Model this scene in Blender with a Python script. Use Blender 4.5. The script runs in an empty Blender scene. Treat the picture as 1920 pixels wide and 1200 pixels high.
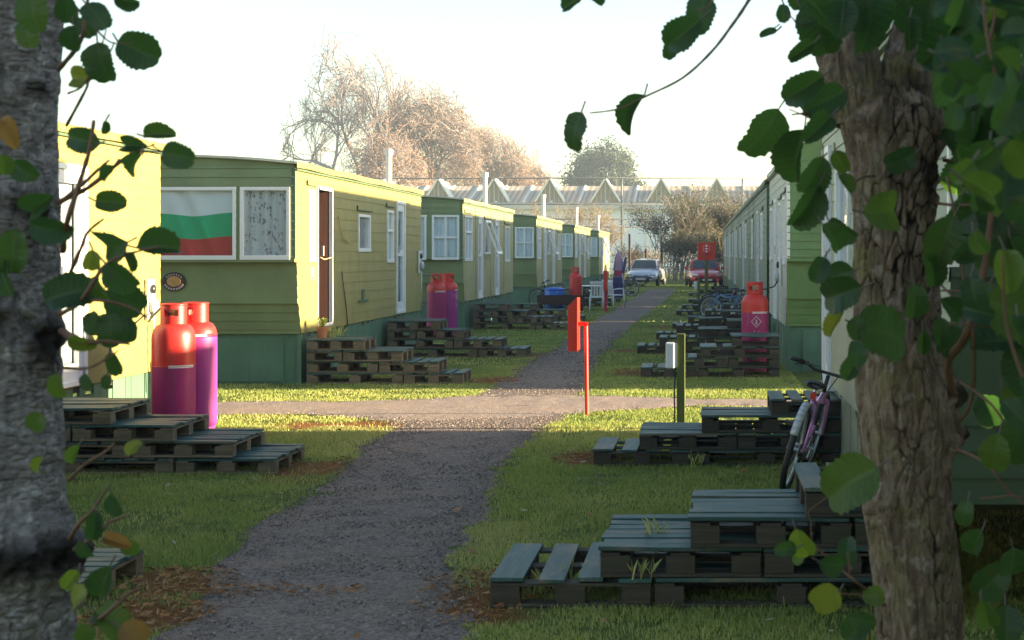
import bpy, math, random
import numpy as np
from mathutils import Vector, Matrix

S = bpy.context.scene
COL = S.collection
R = math.radians
random.seed(7)
RNG = np.random.default_rng(11)

# ------------------------------------------------------------------ camera
F = 2700.0            # focal length in photo pixels (photo 1920 wide)
VX, VY = 1315.0, 477.0   # where the rows run to
EYE = 1.7
cam = bpy.data.cameras.new('camera')
cam.sensor_width = 36.0
cam.lens = F / 1920 * 36
cam.shift_x = -(VX - 960) / 1920
cam.shift_y = -(600 - VY) / 1920
cam.clip_start, cam.clip_end = 0.05, 3000
cam.dof.use_dof = True
cam.dof.focus_distance = 17.0
cam.dof.aperture_fstop = 7.5
camo = bpy.data.objects.new('camera', cam)
camo.location = (0, 0, EYE)
camo.rotation_euler = (R(90), 0, 0)
COL.objects.link(camo)
S.camera = camo

# ------------------------------------------------------------------ sky and sun
SUN_EL, SUN_AZ = 8.5, 0.5       # azimuth measured from +X towards +Y
w = bpy.data.worlds.new('World')
S.world = w
w.use_nodes = True
nt = w.node_tree
nt.nodes.clear()
sky = nt.nodes.new('ShaderNodeTexSky')
sky.sky_type = 'NISHITA'
sky.sun_disc = False
sky.sun_elevation = R(SUN_EL)
sky.sun_rotation = R(90 - SUN_AZ)
sky.air_density = 1.0
sky.dust_density = 0.6
sky.ozone_density = 1.0
bg = nt.nodes.new('ShaderNodeBackground')
bg.inputs['Strength'].default_value = 0.06
wo = nt.nodes.new('ShaderNodeOutputWorld')
hs = nt.nodes.new('ShaderNodeHueSaturation')
hs.inputs['Saturation'].default_value = 1.0   # thin autumn mist whitens the sky
nt.links.new(sky.outputs[0], hs.inputs['Color'])
nt.links.new(hs.outputs[0], bg.inputs[0])
nt.links.new(bg.outputs[0], wo.inputs[0])

sl = bpy.data.lights.new('sun', 'SUN')
sl.energy = 4.7
sl.angle = R(0.5)
sl.color = (1.0, 0.79, 0.49)
so = bpy.data.objects.new('sun', sl)
tos = Vector((math.cos(R(SUN_AZ)) * math.cos(R(SUN_EL)), math.sin(R(SUN_AZ)) * math.cos(R(SUN_EL)), math.sin(R(SUN_EL))))
so.rotation_euler = (-tos).to_track_quat('-Z', 'Y').to_euler()
so.location = tos * 60
COL.objects.link(so)

S.view_settings.view_transform = 'Standard'
S.view_settings.look = 'None'
S.view_settings.gamma = 1.0
S.view_settings.exposure = 2.85
S.render.engine = 'CYCLES'
S.cycles.use_denoising = True
S.cycles.max_bounces = 8
S.cycles.transparent_max_bounces = 16
S.cycles.volume_bounces = 0
S.cycles.sample_clamp_indirect = 6.0

# ------------------------------------------------------------------ helpers
def P(px, py, d):
    """photo pixel at depth d -> world point"""
    return ((px - VX) * d / F, d, EYE - (py - VY) * d / F)

def tag(o, label=None, cat=None, group=None, kind=None):
    if label: o['label'] = label
    if cat: o['category'] = cat
    if group: o['group'] = group
    if kind: o['kind'] = kind
    return o

def thing(name, label, cat, loc=(0, 0, 0), group=None, rot=(0, 0, 0)):
    o = bpy.data.objects.new(name, None)
    o.empty_display_size = 0.2
    o.location = loc
    o.rotation_euler = rot
    COL.objects.link(o)
    return tag(o, label, cat, group)

def wloc(o):
    v = Vector((0, 0, 0))
    while o is not None:
        v = v + o.location
        o = o.parent
    return v

class MB:
    def __init__(s):
        s.v = []; s.f = []; s.m = []; s.r = []
        s.cur = 0; s.rnd = 0.5
    def add(s, verts, faces):
        n = len(s.v)
        s.v.extend([tuple(p) for p in verts])
        s.r.extend([s.rnd] * len(verts))
        for f in faces:
            s.f.append(tuple(i + n for i in f))
            s.m.append(s.cur)
    def box(s, x0, x1, y0, y1, z0, z1):
        if x0 > x1: x0, x1 = x1, x0
        if y0 > y1: y0, y1 = y1, y0
        if z0 > z1: z0, z1 = z1, z0
        s.add([(x0, y0, z0), (x1, y0, z0), (x1, y1, z0), (x0, y1, z0), (x0, y0, z1), (x1, y0, z1), (x1, y1, z1), (x0, y1, z1)],
              [(0, 3, 2, 1), (4, 5, 6, 7), (0, 1, 5, 4), (1, 2, 6, 5), (2, 3, 7, 6), (3, 0, 4, 7)])
    def quad(s, a, b, c, d):
        s.add([a, b, c, d], [(0, 1, 2, 3)])
    def obox(s, c, ax, ay, az, hx, hy, hz):
        c = Vector(c); ax = Vector(ax).normalized(); ay = Vector(ay).normalized(); az = Vector(az).normalized()
        vs = []
        for k in (-1, 1):
            for i, j in ((-1, -1), (1, -1), (1, 1), (-1, 1)):
                vs.append(c + ax * (hx * i) + ay * (hy * j) + az * (hz * k))
        s.add(vs, [(0, 3, 2, 1), (4, 5, 6, 7), (0, 1, 5, 4), (1, 2, 6, 5), (2, 3, 7, 6), (3, 0, 4, 7)])
    def tube(s, pts, rad, n=8, cap=True):
        pts = [Vector(p) for p in pts]
        if not hasattr(rad, '__len__'): rad = [rad] * len(pts)
        vs, fs = [], []
        up = None
        for i, p in enumerate(pts):
            d = (pts[min(i + 1, len(pts) - 1)] - pts[max(i - 1, 0)])
            if d.length < 1e-9: d = Vector((0, 0, 1))
            d.normalize()
            if up is None:
                up = Vector((0, 0, 1)) if abs(d.z) < 0.9 else Vector((1, 0, 0))
            a = d.cross(up).normalized()
            b = a.cross(d).normalized()
            up = b
            for k in range(n):
                t = 2 * math.pi * k / n
                vs.append(p + (a * math.cos(t) + b * math.sin(t)) * rad[i])
        for i in range(len(pts) - 1):
            for k in range(n):
                fs.append((i * n + k, i * n + (k + 1) % n, (i + 1) * n + (k + 1) % n, (i + 1) * n + k))
        if cap:
            fs.append(tuple(range(n - 1, -1, -1)))
            fs.append(tuple(range((len(pts) - 1) * n, len(pts) * n)))
        s.add(vs, fs)
    def lathe(s, prof, c=(0, 0, 0), n=24, axis='z', a0=0.0, a1=2 * math.pi):
        vs, fs = [], []
        full = abs(a1 - a0 - 2 * math.pi) < 1e-6
        cols = n if full else n + 1
        for r, h in prof:
            for k in range(cols):
                t = a0 + (a1 - a0) * k / n
                x, y = r * math.cos(t), r * math.sin(t)
                if axis == 'z': q = (c[0] + x, c[1] + y, c[2] + h)
                elif axis == 'x': q = (c[0] + h, c[1] + x, c[2] + y)
                else: q = (c[0] + x, c[1] + h, c[2] + y)
                vs.append(q)
        for i in range(len(prof) - 1):
            for k in range(n):
                k2 = (k + 1) % cols
                fs.append((i * cols + k, i * cols + k2, (i + 1) * cols + k2, (i + 1) * cols + k))
        s.add(vs, fs)
    def torus(s, c, Rr, r, axis='x', n=36, m=8, a0=0, a1=2 * math.pi):
        vs, fs = [], []
        full = abs(a1 - a0 - 2 * math.pi) < 1e-6
        cols = n if full else n + 1
        for k in range(cols):
            t = a0 + (a1 - a0) * k / n
            for j in range(m):
                u = 2 * math.pi * j / m
                rr = Rr + r * math.cos(u)
                h = r * math.sin(u)
                a, b = rr * math.cos(t), rr * math.sin(t)
                if axis == 'x': vs.append((c[0] + h, c[1] + a, c[2] + b))
                elif axis == 'y': vs.append((c[0] + a, c[1] + h, c[2] + b))
                else: vs.append((c[0] + a, c[1] + b, c[2] + h))
        for k in range(n):
            k2 = (k + 1) % cols
            for j in range(m):
                j2 = (j + 1) % m
                fs.append((k * m + j, k * m + j2, k2 * m + j2, k2 * m + j))
        s.add(vs, fs)
    def build(s, name, mats, parent=None, smooth=False, bevel=0.0, world=True, loc=None, solid=0.0, subsurf=0):
        me = bpy.data.meshes.new(name)
        off = wloc(parent) if (parent is not None and world) else Vector((0, 0, 0))
        if loc is not None: off = off + Vector(loc)
        vs = [(p[0] - off.x, p[1] - off.y, p[2] - off.z) for p in s.v]
        me.from_pydata(vs, [], s.f)
        if not isinstance(mats, (list, tuple)): mats = [mats]
        for m in mats: me.materials.append(m)
        if len(mats) > 1: me.polygons.foreach_set('material_index', s.m)
        at = me.attributes.new('rnd', 'FLOAT', 'POINT')
        at.data.foreach_set('value', s.r)
        if smooth: me.polygons.foreach_set('use_smooth', [True] * len(s.f))
        o = bpy.data.objects.new(name, me)
        COL.objects.link(o)
        if loc is not None: o.location = loc
        if parent is not None: o.parent = parent
        if solid:
            md = o.modifiers.new('solid', 'SOLIDIFY'); md.thickness = solid; md.offset = 0
        if subsurf:
            md = o.modifiers.new('sub', 'SUBSURF'); md.levels = subsurf; md.render_levels = subsurf
        if bevel:
            md = o.modifiers.new('bevel', 'BEVEL'); md.width = bevel; md.segments = 2; md.limit_method = 'ANGLE'; md.angle_limit = R(40)
        return o

def np_mesh(name, verts, faces, mats, parent=None, rnd=None, uv=None, smooth=False, midx=None):
    """fast mesh from numpy arrays; faces (n,k) with one k"""
    me = bpy.data.meshes.new(name)
    nv, nf, k = len(verts), len(faces), faces.shape[1]
    off = wloc(parent) if parent is not None else Vector((0, 0, 0))
    verts = np.asarray(verts, dtype=np.float32) - np.array(off, dtype=np.float32)
    me.vertices.add(nv); me.vertices.foreach_set('co', verts.ravel())
    me.loops.add(nf * k); me.loops.foreach_set('vertex_index', faces.astype(np.int32).ravel())
    me.polygons.add(nf)
    me.polygons.foreach_set('loop_start', np.arange(0, nf * k, k, dtype=np.int32))
    me.polygons.foreach_set('loop_total', np.full(nf, k, dtype=np.int32))
    if smooth: me.polygons.foreach_set('use_smooth', np.ones(nf, dtype=bool))
    if not isinstance(mats, (list, tuple)): mats = [mats]
    for m in mats: me.materials.append(m)
    if midx is not None: me.polygons.foreach_set('material_index', midx.astype(np.int32))
    if rnd is not None:
        at = me.attributes.new('rnd', 'FLOAT', 'POINT'); at.data.foreach_set('value', np.asarray(rnd, dtype=np.float32))
    if uv is not None:
        ul = me.uv_layers.new(name='leafuv')
        ul.data.foreach_set('uv', np.asarray(uv, dtype=np.float32)[faces.ravel()].ravel())
    me.update(calc_edges=True)
    me.validate()
    o = bpy.data.objects.new(name, me)
    COL.objects.link(o)
    if parent is not None: o.parent = parent
    return o

def kids(o):
    return [c for c in bpy.data.objects if c.parent == o]
_KC = {}
def copy_tree(o, parent=None):
    c = o.copy(); COL.objects.link(c)
    if parent is not None: c.parent = parent
    for ch in list(o.children): copy_tree(ch, c)
    return c

# value noise in numpy
def _hash(ix, iy, iz, seed):
    h = (ix.astype(np.int64) * 374761393 + iy.astype(np.int64) * 668265263 + iz.astype(np.int64) * 2147483647 + seed * 144665) & 0xffffffff
    h = ((h ^ (h >> 13)) * 1274126177) & 0xffffffff
    h = h ^ (h >> 16)
    return (h & 0xffff) / 65535.0
def vnoise(p, seed=0):
    p = np.asarray(p, dtype=np.float64)
    i = np.floor(p).astype(np.int64); f = p - i
    u = f * f * (3 - 2 * f)
    out = 0
    for dx in (0, 1):
        for dy in (0, 1):
            for dz in (0, 1):
                wgt = (u[..., 0] if dx else 1 - u[..., 0]) * (u[..., 1] if dy else 1 - u[..., 1]) * (u[..., 2] if dz else 1 - u[..., 2])
                out = out + wgt * _hash(i[..., 0] + dx, i[..., 1] + dy, i[..., 2] + dz, seed)
    return out
def fbm(p, oct=4, seed=0, gain=0.5):
    p = np.asarray(p, dtype=np.float64); a, s, t = 1.0, 0.0, 0.0
    for o in range(oct):
        s = s + a * vnoise(p, seed + o); t += a; a *= gain; p = p * 2.03
    return s / t

# ------------------------------------------------------------------ materials
class NT:
    def __init__(s, name):
        s.mat = bpy.data.materials.new(name); s.mat.use_nodes = True
        s.t = s.mat.node_tree; s.t.nodes.clear()
        s.out = s.n('ShaderNodeOutputMaterial')
    def n(s, t, **kw):
        x = s.t.nodes.new(t)
        for k, v in kw.items():
            if k.startswith('_'): setattr(x, k[1:], v)
        return x
    def link(s, a, b): s.t.links.new(a, b)
    def coords(s, scale=(1, 1, 1), rand=True, kind='Object'):
        tc = s.n('ShaderNodeTexCoord')
        src = tc.outputs[kind]
        if rand:
            oi = s.n('ShaderNodeObjectInfo')
            mu = s.n('ShaderNodeMath', _operation='MULTIPLY'); mu.inputs[1].default_value = 37.0
            s.link(oi.outputs['Random'], mu.inputs[0])
            va = s.n('ShaderNodeVectorMath', _operation='ADD')
            s.link(src, va.inputs[0]); s.link(mu.outputs[0], va.inputs[1]); src = va.outputs[0]
        mp = s.n('ShaderNodeMapping'); mp.inputs['Scale'].default_value = scale
        s.link(src, mp.inputs[0])
        return mp.outputs[0]
    def noise(s, vec, scale, detail=4, rough=0.55, dist=0.0):
        x = s.n('ShaderNodeTexNoise'); x.inputs['Scale'].default_value = scale
        x.inputs['Detail'].default_value = detail; x.inputs['Roughness'].default_value = rough
        x.inputs['Distortion'].default_value = dist
        s.link(vec, x.inputs['Vector']); return x.outputs['Fac']
    def ramp(s, fac, stops):
        x = s.n('ShaderNodeValToRGB'); e = x.color_ramp.elements
        while len(e) < len(stops): e.new(0.5)
        for el, (p, c) in zip(e, stops):
            el.position = p; el.color = (c if len(c) == 4 else (*c, 1))
        s.link(fac, x.inputs[0]); return x.outputs[0]
    def rampf(s, fac, a, b):
        x = s.n('ShaderNodeMapRange'); x.inputs[1].default_value = a; x.inputs[2].default_value = b
        s.link(fac, x.inputs[0]); return x.outputs[0]
    def mix(s, fac, a, b, blend='MIX'):
        x = s.n('ShaderNodeMix', _data_type='RGBA', _blend_type=blend)
        for sock, v in ((0, fac), (6, a), (7, b)):
            if hasattr(v, 'is_linked') or hasattr(v, 'node'): s.link(v, x.inputs[sock])
            elif sock == 0: x.inputs[0].default_value = v
            else: x.inputs[sock].default_value = (*v, 1) if len(v) == 3 else v
        return x.outputs[2]
    def math(s, op, a, b=None):
        x = s.n('ShaderNodeMath', _operation=op)
        for i, v in enumerate((a, b)):
            if v is None: continue
            if hasattr(v, 'node'): s.link(v, x.inputs[i])
            else: x.inputs[i].default_value = v
        return x.outputs[0]
    def rnd(s):
        a = s.n('ShaderNodeAttribute'); a.attribute_name = 'rnd'; return a.outputs['Fac']
    def bump(s, h, strength=0.3, dist=0.01, normal=None):
        b = s.n('ShaderNodeBump'); b.inputs['Strength'].default_value = strength; b.inputs['Distance'].default_value = dist
        s.link(h, b.inputs['Height'])
        if normal is not None: s.link(normal, b.inputs['Normal'])
        return b.outputs[0]
    def bsdf(s, col, rough=0.6, metal=0.0, normal=None, spec=0.5, trans=None, coat=0.0):
        p = s.n('ShaderNodeBsdfPrincipled')
        if hasattr(col, 'node'): s.link(col, p.inputs['Base Color'])
        else: p.inputs['Base Color'].default_value = (*col, 1)
        if hasattr(rough, 'node'): s.link(rough, p.inputs['Roughness'])
        else: p.inputs['Roughness'].default_value = rough
        p.inputs['Metallic'].default_value = metal
        p.inputs['Specular IOR Level'].default_value = spec
        p.inputs['Coat Weight'].default_value = coat
        if normal is not None: s.link(normal, p.inputs['Normal'])
        sh = p.outputs[0]
        if trans is not None:
            t = s.n('ShaderNodeBsdfTranslucent')
            if hasattr(trans[0], 'node'): s.link(trans[0], t.inputs[0])
            else: t.inputs[0].default_value = (*trans[0], 1)
            m = s.n('ShaderNodeMixShader'); m.inputs[0].default_value = trans[1]
            s.link(sh, m.inputs[1]); s.link(t.outputs[0], m.inputs[2]); sh = m.outputs[0]
        s.link(sh, s.out.inputs[0]); return s.mat

def paint(name, col, rough=0.55, var=0.16, dirt=(0.10, 0.09, 0.06), dirt_amt=0.35, scale=2.5, bump=0.15, streak=True, spec=0.4, coat=0.0):
    m = NT(name)
    v = m.coords()
    big = m.noise(v, scale, 5)
    lo = tuple(c * (1 - var) for c in col); hi = tuple(min(1, c * (1 + var * 0.7)) for c in col)
    c = m.mix(m.rampf(big, 0.3, 0.7), lo, hi)
    fine = m.noise(v, scale * 22, 3)
    c = m.mix(m.math('MULTIPLY', m.rampf(fine, 0.35, 0.75), 0.10), c, tuple(x * 0.55 for x in col))
    sv = m.coords((6, 6, 0.6)) if streak else v
    st = m.noise(sv, 2.2, 6, 0.65)
    c = m.mix(m.math('MULTIPLY', m.rampf(st, 0.52, 0.8), dirt_amt), c, dirt)
    rgh = m.math('ADD', m.math('MULTIPLY', fine, 0.18), rough - 0.09)
    n = m.bump(fine, bump, 0.004)
    return m.bsdf(c, rgh, normal=n, spec=spec, coat=coat)

def plain(name, col, rough=0.5, metal=0.0, spec=0.5, var=0.12, scale=8, coat=0.0):
    m = NT(name); v = m.coords(); f = m.noise(v, scale, 4)
    c = m.mix(f, tuple(x * (1 - var) for x in col), tuple(min(1, x * (1 + var)) for x in col))
    return m.bsdf(c, rough, metal, normal=m.bump(f, 0.05, 0.003), spec=spec, coat=coat)

def wood(name, cols, along='x', rough=0.75, wear=None, wear_amt=0.5, bump=0.4):
    m = NT(name)
    sc = {'x': (1.2, 22, 22), 'y': (22, 1.2, 22), 'z': (22, 22, 1.2)}[along]
    v = m.coords(sc)
    g = m.noise(v, 1.6, 6, 0.65, 0.6)
    c = m.ramp(g, [(0.25, cols[0]), (0.55, cols[1]), (0.8, cols[2])])
    r = m.rnd()
    c = m.mix(m.math('MULTIPLY', r, 0.55), c, tuple(x * 0.45 for x in cols[1]))
    if wear:
        v2 = m.coords(tuple(max(1.5, x * 0.25) for x in sc)); w2 = m.noise(v2, 1.3, 6, 0.7)
        c = m.mix(m.math('MULTIPLY', m.rampf(w2, 0.5, 0.6), wear_amt), c, wear)
    n = m.bump(g, bump, 0.006)
    return m.bsdf(c, rough, normal=n, spec=0.35)

M = {}
M['olive'] = paint('olive_wall_paint', (0.275, 0.245, 0.073), dirt_amt=0.36, var=0.13)
M['olive2'] = paint('olive_wall_paint_weathered', (0.29, 0.28, 0.125), dirt_amt=0.4, var=0.16)
M['front'] = paint('green_front_paint', (0.185, 0.24, 0.115), dirt=(0.22, 0.17, 0.10), dirt_amt=0.42, var=0.2, scale=1.6)
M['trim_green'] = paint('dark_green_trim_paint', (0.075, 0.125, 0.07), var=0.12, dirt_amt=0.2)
M['skirt'] = paint('skirt_green_paint', (0.085, 0.175, 0.115), var=0.18, dirt=(0.06, 0.07, 0.05), dirt_amt=0.45)
M['pale'] = paint('pale_grey_wall_paint', (0.42, 0.43, 0.36), dirt_amt=0.3, var=0.1)
M['palegreen'] = paint('pale_sage_wall_paint', (0.30, 0.34, 0.25), dirt_amt=0.3, var=0.1)
M['midgreen'] = paint('faded_green_wall_paint', (0.13, 0.17, 0.125), dirt_amt=0.3, var=0.15)
M['terracotta'] = plain('terracotta_clay', (0.40, 0.16, 0.08), 0.8)
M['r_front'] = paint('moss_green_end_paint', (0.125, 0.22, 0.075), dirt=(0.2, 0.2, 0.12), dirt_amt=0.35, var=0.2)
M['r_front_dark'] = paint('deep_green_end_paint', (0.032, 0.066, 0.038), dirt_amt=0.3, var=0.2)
M['white'] = plain('white_frame_plastic', (0.74, 0.75, 0.76), 0.35, var=0.05)
M['roofw'] = paint('pale_roof_sheet', (0.55, 0.54, 0.46), dirt_amt=0.4)
M['brown'] = wood('mahogany_door_wood', ((0.045, 0.018, 0.012), (0.07, 0.028, 0.018), (0.10, 0.042, 0.027)), 'z', 0.45, bump=0.1)
M['dark'] = plain('dark_interior_lining', (0.05, 0.045, 0.04), 0.8)
M['black'] = plain('black_rubber', (0.018, 0.018, 0.02), 0.55)
M['blackp'] = plain('black_plastic', (0.025, 0.025, 0.028), 0.35)
M['steel'] = plain('galvanised_steel', (0.5, 0.52, 0.54), 0.38, metal=0.85)
M['zinc'] = plain('dull_zinc_pipe', (0.52, 0.53, 0.53), 0.5, metal=0.3)
M['grey'] = plain('grey_plastic', (0.4, 0.42, 0.45), 0.45)
M['red'] = paint('red_sign_paint', (0.62, 0.03, 0.015), 0.42, var=0.08, dirt_amt=0.08)
M['gasred'] = paint('gas_bottle_red_enamel', (0.58, 0.022, 0.018), 0.42, var=0.12, dirt=(0.22, 0.05, 0.03), dirt_amt=0.55, scale=4, bump=.3, spec=0.5)
M['gaspurple'] = paint('gas_bottle_crimson_sleeve', (0.33, 0.02, 0.13), 0.48, var=0.14, dirt=(0.14, 0.03, 0.06), dirt_amt=0.55, scale=4, bump=.3)
M['gasviolet'] = paint('gas_bottle_violet_sleeve', (0.34, 0.035, 0.24), 0.48, var=0.14, dirt=(0.2, 0.06, 0.14), dirt_amt=0.5, scale=4, bump=.3)
M['label'] = plain('white_print', (0.7, 0.68, 0.68), 0.5, var=0.1, scale=60)
M['labelpale'] = plain('faded_print', (0.5, 0.36, 0.42), 0.5, var=0.1, scale=60)
M['brass'] = plain('brass_valve', (0.6, 0.42, 0.16), 0.4, metal=0.9)
M['bronze'] = plain('bronze_badge_centre', (0.42, 0.24, 0.09), 0.5, var=0.4, scale=25)
M['badge'] = plain('dark_badge_ring', (0.035, 0.028, 0.03), 0.5)
M['deck_x'] = wood('teal_deck_board_across', ((0.016, 0.046, 0.043), (0.038, 0.098, 0.094), (0.085, 0.175, 0.172)), 'x', 0.55, wear=(0.17, 0.14, 0.095), wear_amt=0.7)
M['deck_y'] = wood('teal_deck_board_along', ((0.016, 0.046, 0.043), (0.038, 0.098, 0.094), (0.085, 0.175, 0.172)), 'y', 0.55, wear=(0.17, 0.14, 0.095), wear_amt=0.7)
M['timber'] = wood('bare_pallet_timber', ((0.10, 0.072, 0.048), (0.20, 0.15, 0.10), (0.34, 0.27, 0.18)), 'x', 0.85, wear=(0.06, 0.07, 0.04), wear_amt=0.4)
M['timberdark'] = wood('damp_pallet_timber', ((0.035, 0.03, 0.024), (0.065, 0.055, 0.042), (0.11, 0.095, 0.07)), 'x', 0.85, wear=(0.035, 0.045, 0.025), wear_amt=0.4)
M['post'] = wood('green_post_timber', ((0.09, 0.12, 0.035), (0.14, 0.17, 0.05), (0.19, 0.22, 0.08)), 'z', 0.7)
M['pink'] = plain('pink_bike_paint', (0.62, 0.25, 0.55), 0.35, coat=0.3)
M['bikeblue'] = plain('blue_bike_paint', (0.10, 0.22, 0.42), 0.35, coat=0.3)
M['bikedark'] = plain('dark_bike_paint', (0.04, 0.05, 0.07), 0.35, coat=0.3)
M['bluedrum'] = plain('blue_drum_plastic', (0.02, 0.12, 0.5), 0.4)
M['bench'] = wood('dark_bench_timber', ((0.03, 0.018, 0.014), (0.055, 0.03, 0.022), (0.08, 0.045, 0.03)), 'x')
M['plasticw'] = plain('white_garden_plastic', (0.72, 0.74, 0.78), 0.35, var=0.05)
M['violet'] = plain('faded_violet_canvas', (0.42, 0.28, 0.44), 0.85)
M['crimson'] = plain('crimson_canvas', (0.40, 0.03, 0.07), 0.85)
M['navy'] = plain('navy_cloth', (0.05, 0.05, 0.17), 0.85)
M['rope'] = plain('tan_rope', (0.45, 0.32, 0.17), 0.9)

def mk_glass(name, tint=(0.93, 0.96, 0.97)):
    m = NT(name)
    lw = m.n('ShaderNodeLayerWeight'); lw.inputs[0].default_value = 0.5
    fr = m.math('ADD', m.math('MULTIPLY', m.math('POWER', lw.outputs['Facing'], 5.0), 0.92), 0.05)
    tr = m.n('ShaderNodeBsdfTransparent'); tr.inputs[0].default_value = (*tint, 1)
    gl = m.n('ShaderNodeBsdfGlossy'); gl.inputs['Roughness'].default_value = 0.02
    v = m.coords(); nz = m.noise(v, 1.2, 2); b = m.bump(nz, 0.04, 0.02); m.link(b, gl.inputs['Normal'])
    mx = m.n('ShaderNodeMixShader')
    m.link(fr, mx.inputs[0]); m.link(tr.outputs[0], mx.inputs[1]); m.link(gl.outputs[0], mx.inputs[2])
    m.link(mx.outputs[0], m.out.inputs[0]); return m.mat
M['glass'] = mk_glass('window_glass')

def mk_lace():
    m = NT('lace_curtain')
    v = m.coords((1, 1, 1), rand=False)
    vo = m.n('ShaderNodeTexVoronoi'); vo.inputs['Scale'].default_value = 34
    mp = m.coords((1, 1, 0.55), rand=False); m.link(mp, vo.inputs['Vector'])
    n1 = m.noise(v, 9, 3)
    f = m.math('MULTIPLY', m.rampf(vo.outputs['Distance'], 0.50, 0.34), m.rampf(n1, 0.46, 0.56))
    c = m.mix(f, (0.86, 0.87, 0.89), (0.20, 0.20, 0.25))
    return m.bsdf(c, 0.9, trans=((0.6, 0.62, 0.66), 0.3))
M['lace'] = mk_lace()
M['net'] = plain('net_curtain', (0.80, 0.83, 0.87), 0.9, var=0.06, scale=5)
M['netgrey'] = plain('grey_net_curtain', (0.42, 0.43, 0.46), 0.9, var=0.1, scale=5)
M['flagw'] = plain('flag_white_cloth', (0.82, 0.82, 0.84), 0.85, var=0.04)
M['flagg'] = plain('flag_green_cloth', (0.035, 0.46, 0.22), 0.85, var=0.06)
M['flagr'] = plain('flag_red_cloth', (0.62, 0.06, 0.06), 0.85, var=0.06)
# ------------------------------------------------------------------ ground
_PY = np.array([4.0, 6.35, 8.77, 11.4, 13.4, 15.7, 18.1, 22.6, 28, 37, 55, 72])
_PL = np.array([-2.3, -2.36, -2.72, -2.88, -3.0, -3.05, -2.62, -2.68, -2.68, -2.75, -2.65, -2.6])
_PR = np.array([-1.0, -1.10, -1.42, -1.56, -1.52, -1.50, -1.50, -1.68, -1.70, -1.60, -1.30, -1.2])
def n1(t, sc, seed):
    t = np.asarray(t, dtype=float)
    return fbm(np.stack([t * sc, t * 0 + seed * 3.1, t * 0], -1), 4, seed) - 0.5
def path_l(y): return np.interp(y, _PY, _PL) + n1(y, 1.4, 3) * 0.34 + n1(y, 9, 5) * 0.12
def path_r(y): return np.interp(y, _PY, _PR) + n1(y, 1.4, 8) * 0.34 + n1(y, 9, 9) * 0.12
def cross_a(x): return np.interp(x, [-9, -4.2, -3.2, -2.4, -1.0, 0.0, 2.5], [15.3, 15.3, 14.6, 14.4, 15.6, 16.1, 16.15]) + n1(x, 1.3, 13) * 0.35 + n1(x, 9, 14) * 0.1
def cross_b(x): return np.interp(x, [-9, -4.2, -3.2, -2.4, -1.0, 0.0, 2.5], [16.55, 16.6, 16.9, 17.6, 17.2, 16.85, 16.85]) + n1(x, 1.3, 15) * 0.3 + n1(x, 9, 16) * 0.1
def on_path(x, y, m=0.0):
    a = (x > path_l(y) + m) & (x < path_r(y) - m) & (y < 71)
    b = (y > cross_a(x) + m) & (y < cross_b(x) - m) & (x < 1.05)
    return a | b

# orange-brown litter patches at the outer ends of the steps: x, y, rx, ry
SOIL = [(-3.05, 11.4, 0.42, 0.5), (-1.12, 7.15, 0.3, 0.55), (-2.72, 7.35, 0.32, 0.4), (-2.6, 6.75, 0.3, 0.3), (-0.95, 12.0, 0.32, 0.42),
        (-2.75, 19.3, 0.3, 0.5), (-0.98, 20.6, 0.35, 0.5), (-2.8, 24.2, 0.3, 0.5), (-3.4, 14.4, 0.9, 0.35), (-1.2, 25.4, .4, .4), (-2.8, 33, .4, .6), (-0.8, 33.5, .4, .5)]
def soil_mask(x, y):
    s = np.zeros_like(x)
    wob = fbm(np.stack([x * 3, y * 3, x * 0], -1), 4, 31)
    for cx, cy, rx, ry in SOIL:
        d = np.sqrt(((x - cx) / rx) ** 2 + ((y - cy) / ry) ** 2)
        s = np.maximum(s, np.clip((1.25 - d - (wob - 0.5) * 1.6) * 1.8, 0, 1))
    return s

def mk_lawn():
    m = NT('lawn_soil')
    v = m.coords((1, 1, 1), rand=False)
    big = m.noise(v, 0.55, 5, 0.6); mid = m.noise(v, 5, 5, 0.65); fine = m.noise(v, 55, 4, 0.7)
    c = m.ramp(mid, [(0.3, (0.065, 0.10, 0.018)), (0.5, (0.13, 0.19, 0.03)), (0.72, (0.22, 0.26, 0.05))])
    c = m.mix(m.math('MULTIPLY', m.rampf(big, 0.5, 0.75), 0.45), c, (0.22, 0.20, 0.06))
    c = m.mix(m.rampf(fine, 0.35, 0.8), c, (0.085, 0.115, 0.03), 'MIX')
    a = m.n('ShaderNodeAttribute'); a.attribute_name = 'soil'
    oc = m.mix(fine, (0.12, 0.045, 0.012), (0.34, 0.15, 0.045))
    c = m.mix(a.outputs['Fac'], c, oc)
    h = m.math('ADD', fine, m.math('MULTIPLY', mid, 0.6))
    return m.bsdf(c, 0.9, normal=m.bump(h, 0.9, 0.05), spec=0.2)
M['lawn'] = mk_lawn()

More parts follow.
